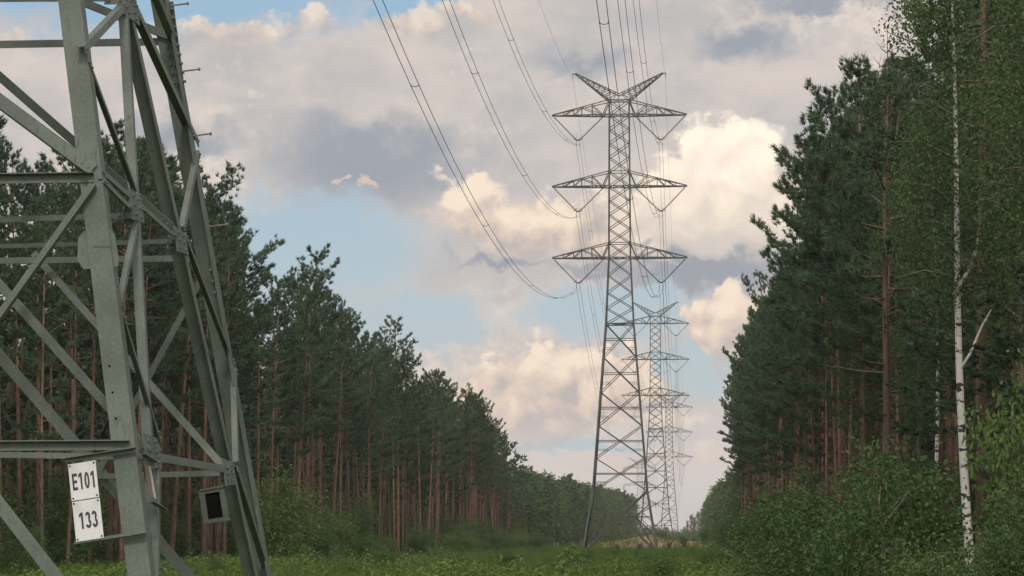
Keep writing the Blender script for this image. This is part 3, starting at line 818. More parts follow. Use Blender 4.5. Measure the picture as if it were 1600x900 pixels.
def pine_kit(seed, H=20.0, cb=0.45, Rm=2.3, nb=46, dens=1.0, rad=0.155, lean=0.25, spike=(0.30, 0.042), dead=8, ns=15):
    rng = np.random.default_rng(seed)
    ax = rng.uniform(-1, 1, 2) * lean; ph = rng.uniform(0, 6.28)
    def axis(z):
        t = z / H
        return np.array([ax[0] * t * t + 0.10 * math.sin(3.1 * t + ph) * t, ax[1] * t * t + 0.10 * math.cos(2.7 * t + ph) * t, z])
    m = MB(); zs = np.linspace(-0.5, H * 0.985, 12)
    m.tube([axis(max(z, 0)) if z > 0 else (0, 0, z) for z in zs], [rad * (1.25 if z < 0.3 else 1.0) * (1 - 0.80 * (max(z, 0) / H)) for z in zs], 8)
    n0 = len(m.f)
    cen = []; dr = []; bts = []
    # bare lower stubs
    for k in range(dead):
        z = H * rng.uniform(cb * 0.45, cb * 1.1); az = rng.uniform(0, 6.28); L = rng.uniform(0.4, 1.5)
        o = axis(z); e = o + np.array([math.cos(az) * L, math.sin(az) * L, rng.uniform(-0.15, 0.35) * L])
        m.tube([o, (o + e) / 2 + np.array([0, 0, rng.uniform(-.1, .1)]), e], [0.03, 0.02, 0.008], 4, cap=False)
    for k in range(nb):
        u = ((k + rng.uniform(0, 1)) / nb) ** 0.85
        z = H * (cb + (0.985 - cb) * u)
        prof = max(0.02, 1 - ((u - 0.30) / 0.72) ** 2) ** 0.42 if u > 0.30 else 0.70 + 0.30 * (u / 0.30)
        L = Rm * prof * rng.uniform(0.5, 1.2) + 0.25
        if rng.uniform() < 0.10 and u < 0.85: L *= 1.3
        az = k * 2.39996 + rng.uniform(-0.5, 0.5)
        elv = lerp(-0.12, 0.95, u ** 1.6) + rng.uniform(-0.18, 0.22)
        o = axis(z); h = np.array([math.cos(az), math.sin(az), 0.0]); sd = np.array([-h[1], h[0], 0])
        def bp(t): return o + h * (L * t * math.cos(elv)) + np.array([0, 0, L * (t * math.sin(elv) + 0.22 * t * t)])
        m.tube([bp(0), bp(0.5), bp(1.0)], [0.045 * (1 - 0.6 * u) + 0.008, 0.025 * (1 - 0.5 * u) + 0.006, 0.006], 4, cap=False)
        nt = max(6, int(L * 17.0 * dens)); bt = np.clip(rng.normal(0.5, 0.27), 0, 1)
        for j in range(nt):
            t = 1.03 - 0.68 * rng.uniform(0, 1) ** 1.35; wv_ = 0.44 * L * (1.08 - 0.6 * t) * rng.uniform(-1, 1)
            c = bp(t) + sd * wv_ + h * (0.10 * abs(wv_)) + np.array([0, 0, abs(rng.normal(0.0, 0.13)) - 0.02 + 0.14 * abs(wv_)])
            cen.append(c); dr.append(h * 0.5 + sd * np.sign(wv_) * 0.4 + np.array([0, 0, 0.85])); bts.append(bt)
    for j in range(7):
        cen.append(axis(H * rng.uniform(0.95, 1.0))); dr.append(np.array([0, 0, 1.2])); bts.append(0.6)
    cen = np.array(cen); dr = unit(np.array(dr))
    v, tone = spikes(rng, cen, dr, ns, spike[0], spike[1], 1.0, np.array(bts))
    return TreeKit(m.mesh2('trunk', M_PINE_BARK, M_LIMB, n0), mesh_np('crown', v, 3, M_PINE, tone=tone), H)

def leafy_kit(seed, H, cb, Rm, nb, nclump, leaves, leaf, mat, bark, rad, droop=0.5, up=0.7, hang=0.0, lean=0.4, clump=0.30, stems=1, shape='oval'):
    """broadleaf tree: limbs, then leaf clumps scattered along their outer halves"""
    rng = np.random.default_rng(seed)
    m = MB(); cen = []; tn = []; wood = []
    for st in range(stems):
        ax = rng.uniform(-1, 1, 2) * lean * (1 if stems == 1 else 3.0); ph = rng.uniform(0, 6.28)
        Hs = H * (1.0 if st == 0 else rng.uniform(0.7, 0.95))
        def axis(z, ax=ax, ph=ph, Hs=Hs):
            t = z / Hs; w_ = t * t if stems == 1 else t
            return np.array([ax[0] * w_ + 0.24 * math.sin(5.0 * t + ph) * t, ax[1] * w_ + 0.16 * math.cos(3.3 * t + ph) * t, z])
        zs = np.linspace(-0.4, Hs * 0.97, 12)
        m.tube([axis(z) if z > 0 else (0, 0, z) for z in zs], [rad * (1.2 if z < 0.2 else 1) * (1 - 0.85 * max(z, 0) / Hs) for z in zs], 8)
        n_t = len(m.f); wood.append(n_t)
        for k in range(nb // stems):
            u = (k + rng.uniform(0, 1)) / (nb // stems)
            z = Hs * (cb + (0.97 - cb) * u)
            prof = math.sqrt(max(0.03, 1 - ((u - 0.38) / 0.66) ** 2)) if u > 0.38 else 0.55 + 0.45 * u / 0.38
            L = Rm * prof * rng.uniform(0.55, 1.15) + 0.15
            az = k * 2.39996 + rng.uniform(-0.6, 0.6); elv = up * (0.55 + 0.6 * u) + rng.uniform(-0.25, 0.25)
            o = axis(z); h = np.array([math.cos(az), math.sin(az), 0.0]); sd = np.array([-h[1], h[0], 0])
            def bp(t): return o + h * (L * t * math.cos(elv)) + np.array([0, 0, L * (t * math.sin(elv) - 0.30 * t * t * t)])
            m.tube([bp(0), bp(0.5), bp(1.0)], [rad * 0.30 * (1 - 0.6 * u) + 0.006, rad * 0.16 + 0.004, 0.004], 4, cap=False)
            for j in range(nclump):
                t = rng.uniform(0.06 if hang else 0.30, 1.05); wv_ = 0.40 * L * rng.uniform(-1, 1)
                c = bp(t) + sd * wv_ + np.array([0, 0, rng.normal(0, 0.22) + 0.1 * abs(wv_)])
                g_ = rng.normal(0, 1, (leaves, 3)) * np.array([clump, clump, clump * 0.8])
                if hang:
                    q_ = rng.uniform(0, 1, leaves) ** 1.3; g_ = rng.normal(0, 1, (leaves, 3)) * clump * (0.35 + 0.65 * (1 - q_[:, None])) ; g_[:, 2] -= q_ * hang * rng.uniform(1.5, 4.5)
                cen.append(c + g_); tn.append(np.full(leaves, np.clip(rng.normal(0.5, 0.24), 0, 1)))
    cen = np.concatenate(cen); tn = np.concatenate(tn)
    keep = cen[:, 2] > 0.08
    v, tone = leafquads(rng, cen[keep], leaf, droop, tn[keep])
    return TreeKit(m.mesh2('trunk', bark, M_TWIG, wood[0]) if stems == 1 else m.mesh('trunk', bark, True), mesh_np('crown', v, 4, mat, tone=tone), H)

def plant_tree(kit, name, label, cat, x, y, h=None, rz=0.0, group=None, sx=1.0, tilt=(0, 0), trunk='trunk', crown='crown'):
    t = thing(name, label, cat, (x, y, float(ground_z(x, y)) - 0.05), rz, group)
    k = (h or kit.H) / kit.H
    t.scale = (k * sx, k * sx, k)
    t.rotation_euler = (tilt[0], tilt[1], rz)
    link(trunk, kit.trunk, t); link(crown, kit.crown, t)
    return t

rnd = random.Random(11)
PINES = [pine_kit(s, cb=c, Rm=r_, nb=n, dens=d, lean=l) for s, c, r_, n, d, l in
         ((1, 0.44, 2.4, 34, 1.0, 0.4), (2, 0.50, 2.1, 29, 1.0, 0.6), (3, 0.40, 2.6, 37, 1.0, 0.3), (4, 0.55, 2.3, 26, 1.0, 0.9), (5, 0.47, 2.2, 33, 1.0, 0.3), (6, 0.53, 2.0, 29, 1.1, 0.5),
          (7, 0.36, 2.8, 34, 1.0, 0.7), (8, 0.60, 2.6, 24, 1.0, 0.5), (9, 0.24, 2.5, 34, 1.0, 0.3), (10, 0.30, 2.3, 30, 1.0, 0.3))]
G_L = 'pines of the left forest'; G_R = 'pines of the right forest'
spots = []
# left wood: its edge runs parallel to the line, 26 m out
for r_ in range(3):
    y = 96.0 + rnd.uniform(0, 3)
    while y < 462:
        spots.append((-25.6 - r_ * 3.0 + rnd.uniform(-1.2, 1.0), y, 'L', r_))
        y += rnd.choice((1.0, 1.6, 2.6, 3.4, 4.4, 6.5)) * rnd.uniform(0.85, 1.2)
# right wood: its edge runs 5 m to the right
for r_ in range(3):
    y = (88.0, 72.0, 60.0)[r_] + rnd.uniform(0, 3)
    while y < 398:
        spots.append((5.6 + r_ * 2.7 + rnd.uniform(-0.8, 1.0) + (0.3 if y < 110 else 0) + 1.5 * min(1, max(0, (y - 150) / 150)), y, 'R', r_))
        y += rnd.choice((1.0, 1.6, 2.6, 3.4, 4.4, 6.2)) * rnd.uniform(0.85, 1.2)
SKY_L = ((-200, 150), (0, 170), (60, 190), (100, 230), (150, 215), (220, 215), (260, 260), (300, 325), (340, 305), (380, 370), (400, 430), (430, 420), (470, 440), (490, 425), (530, 470), (560, 500), (580, 515), (600, 530), (620, 525), (660, 580), (700, 585), (735, 600), (770, 645), (800, 690), (830, 720))
SKY_R = ((1120, 580), (1140, 565), (1165, 520), (1185, 445), (1200, 430), (1222, 400), (1235, 215), (1260, 190), (1300, 160), (1335, 120), (1360, 115), (1380, 140), (1430, 155), (1442, 60), (1460, 0), (1480, -60), (1800, -400))
def tree_height(side, x, y, rank):
    """height of the wood at a spot: the old, tall stretches and the younger, lower ones of each edge"""
    tab = SKY_L if side == 'L' else SKY_R
    u = 1080 + (x - 1.5) * 4770 / y if side == 'R' else 1080 + x * 4770 / y + 10
    for (u0, v0), (u1, v1) in zip(tab, tab[1:]):
        if u < u1: break
    v = lerp(v0, v1, min(1, max(0, (u - u0) / (u1 - u0))))
    return min(22.5, 1.65 + (840 - v) * y / 4770)
spots.sort(key=lambda q: q[1] * (0.5, 1.15, 1.6)[q[3]])
indiv, rest = spots[:285], spots[285:]
npl = 0
for x, y, side, r_ in indiv:
    kit = PINES[rnd.choice((0, 1, 1, 2, 3, 3, 4, 5, 5, 6, 7, 7, 9)) if side == 'L' else rnd.choice((0, 1, 2, 2, 3, 3, 5, 6, 7, 7, 4, 8))]
    h = tree_height(side, x, y, r_) + rnd.choice((-3.6, -2.6, -1.8, -1.0, -0.4, 0.0)) * (1 if side == 'L' else 0.9) - rnd.uniform(0.0, 0.4)
    if side == 'L':
        lab, grp = 'tall Scots pine with bare reddish trunk in the left forest wall', G_L
    else:
        lab, grp = 'tall Scots pine with bare reddish trunk in the right forest wall', G_R
    plant_tree(kit, 'pine_tree', lab, 'pine tree', x, y, h, rnd.uniform(0, 6.28), grp, rnd.uniform(0.72, 1.12), (rnd.gauss(0, 0.022), rnd.gauss(0, 0.022)))

# pines that stand out from the wall
K_OPEN = pine_kit(21, 21.0, 0.60, 2.3, 24, 0.9, 0.15, 0.5, dead=10)
K_TIER = pine_kit(22, 18.0, 0.40, 3.1, 26, 1.15, 0.17, 0.4, spike=(0.27, 0.038), dead=6, ns=15)
K_NEAR = pine_kit(23, 17.5, 0.50, 2.6, 28, 1.6, 0.16, 0.3, spike=(0.24, 0.030), dead=8, ns=17)
K_CORNER = pine_kit(25, 18.5, 0.66, 2.1, 24, 1.6, 0.16, 0.3, spike=(0.24, 0.030), dead=10, ns=17)
K_THIN = pine_kit(24, 13.6, 0.60, 1.5, 16, 1.5, 0.135, 0.1, spike=(0.24, 0.030), dead=18, ns=15)
plant_tree(K_OPEN, 'pine_tree', 'open-crowned pine rising highest above the middle of the left forest', 'pine tree', -26.0, 210, 21.6, 1.0, G_L)
plant_tree(K_OPEN, 'pine_tree', 'pine with ragged broad top poking up right of the open-crowned one', 'pine tree', -26.0, 271, 21.0, 3.3, G_L)
plant_tree(K_TIER, 'pine_tree', 'large bushy pine behind the near pylon, last tall crown before the dip', 'pine tree', -26.4, 166, 20.6, 2.0, G_L)
plant_tree(K_TIER, 'pine_tree', 'pine with tiered branches reaching left against the bright cloud', 'pine tree', 5.9, 106, 16.9, 0.4, G_R)
plant_tree(K_TIER, 'pine_tree', 'slender pine standing at the left tip of the right forest skyline', 'pine tree', 5.6, 206, 19.6, 2.4, G_R, 0.72)
plant_tree(K_CORNER, 'pine_tree', 'dark pine whose crown is cut by the top right corner of the photo', 'pine tree', 6.2, 66, 18.5, 1.2, G_R)
plant_tree(K_NEAR, 'pine_tree', 'bushy pine just right of the tiered pine', 'pine tree', 6.2, 95, 15.6, 4.2, G_R, 0.9)
plant_tree(K_NEAR, 'pine_tree', 'thick-trunked pine deep behind the white birch', 'pine tree', 8.6, 74, 16.0, 5.0, G_R)
plant_tree(K_TIER, 'pine_tree', 'pine with reddish trunk leaning to the left in the right forest', 'pine tree', 5.35, 117, 17.0, 2.8, G_R, 0.9, (0, -0.085))
plant_tree(PINES[3], 'pine_tree', 'pine with strongly tilted trunk beside the leaning reddish one', 'pine tree', 5.1, 131, 17.6, 1.8, G_R, 0.95, (0, -0.06))
for x, y, h, lab in ((6.7, 63.5, 8.6, 'young dark bushy pine right behind the white birch'), (7.5, 68, 9.8, 'young dark bushy pine deeper in, right of the white birch'), (6.15, 71, 8.2, 'young dark pine between the two white birch stems'), (7.0, 58.5, 7.4, 'low dark young pine at the right border')):
    plant_tree(PINES[8], 'pine_tree', lab, 'pine tree', x, y, h, rnd.uniform(0, 6), G_R, 1.7)
for u, d in ((1203, 204), (1222, 176), (1243, 152), (1256, 143), (1272, 130), (1312, 108), (1324, 104)):
    x = (u - 1080) * d / 4770
    plant_tree(PINES[rnd.choice((3, 7))], 'pine_tree', 'tall Scots pine with bare reddish trunk in the right forest wall', 'pine tree', x, d, tree_height('R', x, d, 0) - rnd.uniform(0.3, 1.5), rnd.uniform(0, 6), G_R, 0.85)
t = plant_tree(K_THIN, 'pine_tree', 'thin pine with bare dead leader on top in front of the right forest', 'pine tree', 5.15, 80, 13.6, 0.0, G_R)
rng = np.random.default_rng(5); m = MB()
for (bx, by, bz), hgt, n in (((0.02, 0, 12.3), 2.9, 9), ((0.30, 0.1, 12.4), 1.7, 5)):
    top = (bx + 0.05, by, bz + hgt); m.tube([(bx, by, bz), (bx + 0.05, by, bz + hgt * 0.5), top], [0.035, 0.022, 0.006], 5)
    for k in range(n):
        u = 0.2 + 0.75 * k / n; s_ = -1 if k % 2 else 1; o = Vector((bx + 0.03, by, bz + hgt * u)); L = 0.75 * (1.1 - u) + 0.12
        e = o + Vector((s_ * L * 0.75, rng.uniform(-.3, .3) * L, L * 0.8)); m.tube([o, o.lerp(e, .5) + Vector((0, 0, -0.04)), e], [0.016, 0.011, 0.004], 4)
        m.tube([o.lerp(e, .55), o.lerp(e, .55) + Vector((-s_ * 0.06, 0.05, 0.22))], [0.009, 0.003], 4)
m.build('dead_leader', M_TWIG, t)

# the rest of the wood, far in and too dense to count: one mass of trunks and crowns
def wood_mass(name, pts, seed, mat_h=(17, 20), crown=(0.35, 1.0), Rm=2.2, nt=46, sp=(0.75, 0.22), bark=None, nspk=7):
    rng = np.random.default_rng(seed)
    pts = np.asarray(pts, dtype=float); N = len(pts)
    gz = ground_z(pts[:, 0], pts[:, 1]); H = rng.uniform(mat_h[0], mat_h[1], N) if np.isscalar(mat_h[0]) else mat_h[0]
    u = rng.uniform(0, 1, (N, nt)); az = rng.uniform(0, 6.283, (N, nt))
    prof = np.sqrt(np.clip(1 - ((u - 0.3) / 0.72) ** 2, 0.02, 1)) * Rm * np.sqrt(rng.uniform(0.05, 1.2, (N, nt)))
    z = gz[:, None] + H[:, None] * (crown[0] + (crown[1] - crown[0]) * u)
    c = np.stack([pts[:, :1] + prof * np.cos(az), pts[:, 1:2] + prof * np.sin(az), z], -1).reshape(-1, 3)
    d = unit(np.stack([np.cos(az), np.sin(az), np.full_like(az, 0.7)], -1).reshape(-1, 3))
    v, tone = spikes(rng, c, d, nspk, sp[0], sp[1])
    return v, tone, pts, gz, H
def trunk_mass(pts, gz, H, r0=0.15, frac=0.8, seg=5):
    vs = []
    for (x, y), g, h in zip(pts, gz, H):
        a = np.linspace(0, 2 * np.pi, seg + 1); r1 = r0 * 0.4
        lo = np.stack([x + r0 * np.cos(a), y + r0 * np.sin(a), np.full(seg + 1, g - 0.3)], -1)
        hi = np.stack([x + r1 * np.cos(a), y + r1 * np.sin(a), np.full(seg + 1, g + h * frac)], -1)
        vs.append(np.stack([lo[:-1], lo[1:], hi[1:], hi[:-1]], 1).reshape(-1, 3))
    return np.concatenate(vs)
def grid_pts(rng, x0, x1, y0, y1, st, jit=1.2):
    g = np.array([(x, y) for x in np.arange(x0, x1, st) for y in np.arange(y0, y1, st)], dtype=float)
    return g + rng.uniform(-jit, jit, g.shape)
rng = np.random.default_rng(77)
pl = np.concatenate([grid_pts(rng, -62, -34.0, 84, 470, 3.7), grid_pts(rng, -62, -30, 60, 96, 4.2), np.array([(x, y) for x, y, s, r in rest if s == 'L']).reshape(-1, 2)])
pr = np.concatenate([grid_pts(rng, 13.2, 36, 62, 420, 3.8), grid_pts(rng, 9.5, 26, 40, 62, 4.0), np.array([(x, y) for x, y, s, r in rest if s == 'R']).reshape(-1, 2)])
for nm, pts, sd_, lab in (('pine_wood', pl, 1, 'the deep inside of the left pine forest, trunks and crowns merging'), ('pine_wood', pr, 2, 'the deep inside of the right pine forest, trunks and crowns merging')):
    hl = np.array([max(7.0, tree_height('L' if sd_ == 1 else 'R', -27.0 if sd_ == 1 else 5.6, max(y, 62), 0) - rnd.uniform(1.5, 4.5)) for x, y in pts])
    v, tone, pts, gz, H = wood_mass(nm, pts, sd_, (hl, 0))
    H = hl
    root = thing(nm, lab, 'forest'); root['kind'] = 'stuff'
    link('crown', mesh_np('crown', v, 3, M_PINE, tone=tone), root)['kind'] = 'stuff'
    link('trunk', mesh_np('trunk', trunk_mass(pts, gz, H, 0.14), 4, M_LIMB), root)['kind'] = 'stuff'  # forest shade put into the colour: darker limb bark on the inner trunks
    v, tone, pts, gz, H = wood_mass(nm, pts + rng.uniform(-1, 1, pts.shape), sd_ + 5, (3.0, 6.5), (0.02, 1.0), 1.7, 34, (0.5, 0.2))
    link('undergrowth', mesh_np('undergrowth', v, 3, M_OAK_LEAF, tone=tone), root)['kind'] = 'stuff'

# ------------------------------------------------------------------ birches and other broadleaf trees at the right
B1 = leafy_kit(31, 12.8, 0.50, 1.9, 36, 8, 62, 0.074, M_BIRCH_LEAF, M_BIRCH_BARK, 0.098, 0.9, 0.75, 0.22, 0.25, 0.19)
B2 = leafy_kit(32, 12.0, 0.52, 2.0, 36, 8, 62, 0.074, M_BIRCH_LEAF, M_BIRCH_BARK, 0.085, 0.9, 0.75, 0.25, 0.35, 0.19)
B3 = leafy_kit(33, 12.0, 0.40, 2.0, 36, 8, 62, 0.074, M_BIRCH_LEAF, M_TWIG, 0.085, 0.9, 0.75, 0.25, 0.35, 0.19)
G_B = 'birches of the right forest edge'
t = plant_tree(B1, 'birch_tree', 'white-barked birch with long bare trunk standing at the right edge', 'birch tree', 5.22, 57.0, 12.9, 0.7, G_B, 1.0, (0, -0.068))
m = MB()
m.tube([(0, 0, 6.35), (0.20, -0.12, 6.70), (0.42, -0.2, 7.15), (0.52, -0.2, 7.5)], [0.045, 0.038, 0.03, 0.018], 7, True); o = m.build('limb', M_BIRCH_BARK, t, True)
m = MB(); m.tube([(0, 0, 4.95), (0.16, -0.14, 5.25), (0.40, -0.25, 5.75), (0.62, -0.3, 6.05)], [0.030, 0.026, 0.02, 0.010], 7, True); m.build('limb', M_BIRCH_BARK, t, True)
plant_tree(B2, 'birch_tree', 'slim birch half hidden left of the white-barked one', 'birch tree', 6.0, 76.0, 12.4, 2.2, G_B, 0.8)
plant_tree(B2, 'birch_tree', 'leafy birch at the right border of the photo', 'birch tree', 6.25, 52.5, 12.6, 4.0, G_B, 1.15)
plant_tree(B3, 'birch_tree', 'leafy birch mixed among the pines by the dead leader', 'birch tree', 6.3, 86.0, 12.6, 5.2, G_B, 0.75)
plant_tree(B3, 'birch_tree', 'tall olive birch right of the dark corner pine', 'birch tree', 6.75, 62.0, 15.5, 3.0, G_B, 0.72)
plant_tree(B3, 'birch_tree', 'small drooping birch in front of the reddish right trunks', 'birch tree', 5.6, 98.0, 11.5, 1.0, G_B, 0.85)

# ------------------------------------------------------------------ lower mixed trees farther along the ride
F1 = leafy_kit(41, 12.0, 0.12, 3.0, 34, 8, 9, 0.42, M_OAK_LEAF, M_TWIG, 0.14, 0.2, 0.7, 0.0, 0.4, 0.42)
F2 = leafy_kit(42, 12.0, 0.10, 2.4, 34, 8, 9, 0.42, M_BIRCH_LEAF, M_BIRCH_BARK, 0.12, 0.3, 0.9, 0.1, 0.4, 0.40)
F3 = pine_kit(43, 12.0, 0.15, 2.2, 40, 0.8, 0.13, 0.3, spike=(0.5, 0.12), dead=2)
G_FL, G_FR = 'mixed trees beyond the left pines', 'mixed trees beyond the right pines'
y = 458.0
while y < 1360:
    for r_ in range(2):
        u = (y - 458) / 900
        h = lerp(10.8, 19.0, u ** 0.8) * rnd.uniform(0.82, 1.06)
        k = rnd.choice((F1, F1, F2, F3))
        plant_tree(k, {id(F1): 'broadleaf_tree', id(F2): 'birch_tree', id(F3): 'pine_tree'}[id(k)], 'leafy mid-height tree in the band beyond the left pine forest' if k is not F3 else 'bushy young pine in the band beyond the left pine forest', 'tree' if k is not F3 else 'pine tree',
                   -25.6 - r_ * 4.5 + rnd.uniform(-1.2, 1.2), y + r_ * 3 + rnd.uniform(-2, 2), h, rnd.uniform(0, 6.28), G_FL, 1.0)
    y += lerp(5.5, 14, (y - 458) / 900)
y = 402.0
while y < 1250:
    u = (y - 402) / 850
    h = lerp(11.0, 15.5, u) * rnd.uniform(0.8, 1.08)
    k = rnd.choice((F1, F2, F2))
    plant_tree(k, 'broadleaf_tree' if k is F1 else 'birch_tree', 'low leafy tree in the row beyond the right pine forest', 'tree', 6.6 + rnd.uniform(-0.8, 1.6), y, h, rnd.uniform(0, 6.28), G_FR, 0.9)
    y += lerp(6, 20, u)
for i, (x, y, h) in enumerate(((-1.8, 1420, 9.5), (0.2, 1440, 12.5), (1.6, 1400, 11.0), (3.4, 1390, 13.5), (4.8, 1430, 12.0), (-3.2, 1480, 7.0))):
    plant_tree((F2, F1)[i % 2], 'birch_tree' if i % 2 == 0 else 'broadleaf_tree', 'small hazy tree closing the far end of the ride', 'tree', x, y, h, i * 1.3, 'trees at the far end of the ride', 0.6)
rng = np.random.default_rng(78)
for lab, pts in (('far mixed woodland behind the band beyond the left pines', grid_pts(rng, -80, -33, 470, 1400, 7.5, 3)), ('far mixed woodland behind the row beyond the right pines', grid_pts(rng, 10, 60, 420, 1400, 7.5, 3))):
    Hh = 10.5 + 7.5 * np.clip((pts[:, 1] - 450) / 900, 0, 1) + rng.uniform(-1.5, 1.0, len(pts))
    v, tone, p, gz, H = wood_mass('wood', pts, 9, (Hh, 0), (0.05, 1.0), 3.6, 40, (1.2, 0.5))
    H = Hh
    root = thing('mixed_wood', lab, 'forest'); root['kind'] = 'stuff'
    link('crown', mesh_np('crown', v, 3, M_OAK_LEAF, tone=tone), root)['kind'] = 'stuff'
    link('trunk', mesh_np('trunk', trunk_mass(p, gz, H, 0.12, 0.8, 4), 4, M_TWIG), root)['kind'] = 'stuff'
pts = np.concatenate([np.stack([rng.uniform(-420, -20, 500), rng.uniform(2300, 2900, 500)], -1), np.stack([rng.uniform(-600, 700, 900), rng.uniform(3000, 3500, 900)], -1), np.stack([rng.uniform(-60, 20, 160), rng.uniform(1700, 2200, 160)], -1)])
Hh = np.where(pts[:, 1] < 2250, rng.uniform(3, 5, len(pts)), rng.uniform(6, 11, len(pts)))
v, tone, p, gz, H = wood_mass('wood', pts, 10, (Hh, 0), (0.05, 1.0), 3.6, 30, (1.8, 0.9))
o = tag(link('distant_wood', mesh_np('distant_wood', v, 3, M_OAK_LEAF, tone=tone)), 'low line of far woodland on the horizon', 'forest', kind='stuff')

# ------------------------------------------------------------------ shrubs
S1 = leafy_kit(51, 2.6, 0.06, 1.25, 32, 11, 20, 0.085, M_SHRUB, M_TWIG, 0.028, 0.3, 0.85, 0.0, 0.15, 0.17, stems=5)
S2 = leafy_kit(52, 2.6, 0.06, 1.5, 34, 11, 20, 0.09, M_SHRUB, M_TWIG, 0.030, 0.3, 0.65, 0.0, 0.18, 0.19, stems=4)
S3 = leafy_kit(53, 3.2, 0.10, 1.2, 38, 11, 20, 0.085, M_OAK_LEAF, M_TWIG, 0.030, 0.4, 0.9, 0.0, 0.15, 0.18, stems=3)
S4 = leafy_kit(54, 2.4, 0.05, 1.4, 32, 11, 20, 0.095, M_SHRUB_PALE, M_TWIG, 0.026, 0.4, 0.7, 0.0, 0.18, 0.19, stems=4)
SK = [S1, S2, S3, S4]
def shrub(k, lab, x, y, h, grp, sx=1.0): return plant_tree(SK[k], 'shrub', lab, 'shrub', x, y, h, rnd.uniform(0, 6.28), grp, sx, trunk='stems', crown='foliage')
SAP = leafy_kit(55, 3.4, 0.22, 0.75, 24, 8, 12, 0.085, M_OAK_LEAF, M_TWIG, 0.022, 0.4, 0.9, 0.0, 0.35, 0.13, stems=2)
SK.append(SAP)
G_SL, G_SR = 'shrubs under the left forest edge', 'shrubs under the right forest edge'
for k in range(86):
    y = 92 + 365 * (k / 86) ** 1.15 + rnd.uniform(-2, 2)
    x = -24.6 - rnd.uniform(-2.2, 5.0)
    shrub(rnd.choice((0, 0, 1, 2, 2)), 'dark green shrub below the bare trunks of the left forest', x, y, rnd.uniform(1.4, 3.6), G_SL, rnd.uniform(0.9, 1.4))
shrub(3, 'bright yellow-green bush beside the foot of the near pylon', -20.6, 151, 4.2, G_SL, 0.95)
shrub(3, 'pale round bush right of the bright bush at the left', -21.4, 178, 3.0, G_SL, 1.1)
shrub(2, 'tall leafy bush in front of the paired trunks at the left', -22.5, 208, 4.4, G_SL, 0.9)
for k in range(66):
    u = k / 66
    y = 66 + 330 * u ** 1.3 + rnd.uniform(-2, 2)
    shrub(rnd.choice((0, 0, 1, 2)), 'dark green shrub below the bare trunks of the right forest', 4.1 + rnd.uniform(-1.6, 3.0) * (1 if y < 150 else 0.7) + 1.4 * min(1, max(0, (y - 150) / 120)), y, rnd.choice((0.9, 1.3, 1.7, 2.1, 2.6, 3.1)) + rnd.uniform(-0.2, 0.3), G_SR, rnd.uniform(0.9, 1.35))
for x, y, h, k, s_, lab in ((4.25, 48, 1.55, 3, 1.3, 'bright leafy bush at the foot of the white birch'), (3.25, 50, 2.8, 1, 0.9, 'broad leafy bush left of the white birch'),
                            (5.35, 47, 3.2, 2, 0.8, 'tall bush filling the lower right corner'), (5.75, 50, 3.9, 3, 0.6, 'highest bush at the right border beside the birch'),
                            (3.9, 60, 2.9, 1, 0.9, 'rounded bush between the thin pine and the birch'), (3.0, 62, 2.0, 0, 1.1, 'dark spreading bush below the thin pine'),
                            (2.5, 78, 2.7, 0, 1.1, 'dark bush farther left below the right forest'), (3.7, 70, 2.3, 0, 1.0, 'dense dark bush hiding the thin pine foot'),
                            (2.2, 92, 2.4, 1, 1.1, 'spreading bush where the ride meets the right wood'), (4.6, 42, 2.0, 0, 0.9, 'nearest bush at the bottom right corner'), (3.5, 41, 1.2, 1, 1.1, 'low bush at the bottom edge left of the corner')):
    shrub(k, lab, x, y, h, G_SR, s_)
for k in range(24):
    y = 58 + 150 * (k / 24) ** 1.2 + rnd.uniform(-3, 3)
    shrub(4, 'slim sapling standing up among the shrubs below the right forest', 3.6 + rnd.uniform(-0.9, 2.6) + 0.8 * (y > 120), y, rnd.uniform(2.2, 4.4), 'saplings below the right forest', rnd.uniform(0.8, 1.2))
for k in range(46):
    y = 100 + 330 * (k / 46) ** 1.1 + rnd.uniform(-3, 3)
    shrub(rnd.choice((0, 2, 4, 4)), 'tall dark bush growing between the bare trunks of the left forest', -26.6 - rnd.uniform(0, 5.5), y, rnd.uniform(2.2, 4.4), 'undergrowth between the left trunks', rnd.uniform(0.6, 0.9))
for k in range(44):
    y = 170 + 260 * (k / 44) + rnd.uniform(-3, 3)
    shrub(rnd.choice((0, 0, 1, 2, 3)), 'low shrub spreading from the left forest edge into the ride', -22.5 + rnd.uniform(-2.0, 4.5), y, rnd.uniform(0.9, 2.2), 'shrubs spreading into the ride from the left', rnd.uniform(0.9, 1.5))
for k in range(80):
    y = 88 + 190 * rnd.random(); x = rnd.uniform(-22, 1.8)
    shrub(rnd.choice((0, 3, 3, 4)), 'small bushy seedling standing in the herbs of the open ride', x, y, rnd.uniform(0.5, 1.25) * (1 if y < 150 else 0.8), 'seedlings in the open ride', rnd.uniform(0.8, 1.5))
for x, y, h in ((-2.4, 345, 0.9), (-0.9, 352, 1.2), (-8.3, 342, 0.8), (-5.8, 344, 0.8), (-4.3, 341, 0.6), (1.6, 362, 1.6)):
    shrub(0, 'small dark bush on the sandy mound by the tall pylon', x, y, h, 'bushes on the mound')
for k in range(16):
    shrub(3, 'pale hazy bush on the far part of the ride', rnd.uniform(-17, 1), rnd.uniform(560, 1250), rnd.uniform(1.6, 3.4), 'bushes along the far ride', 1.4)

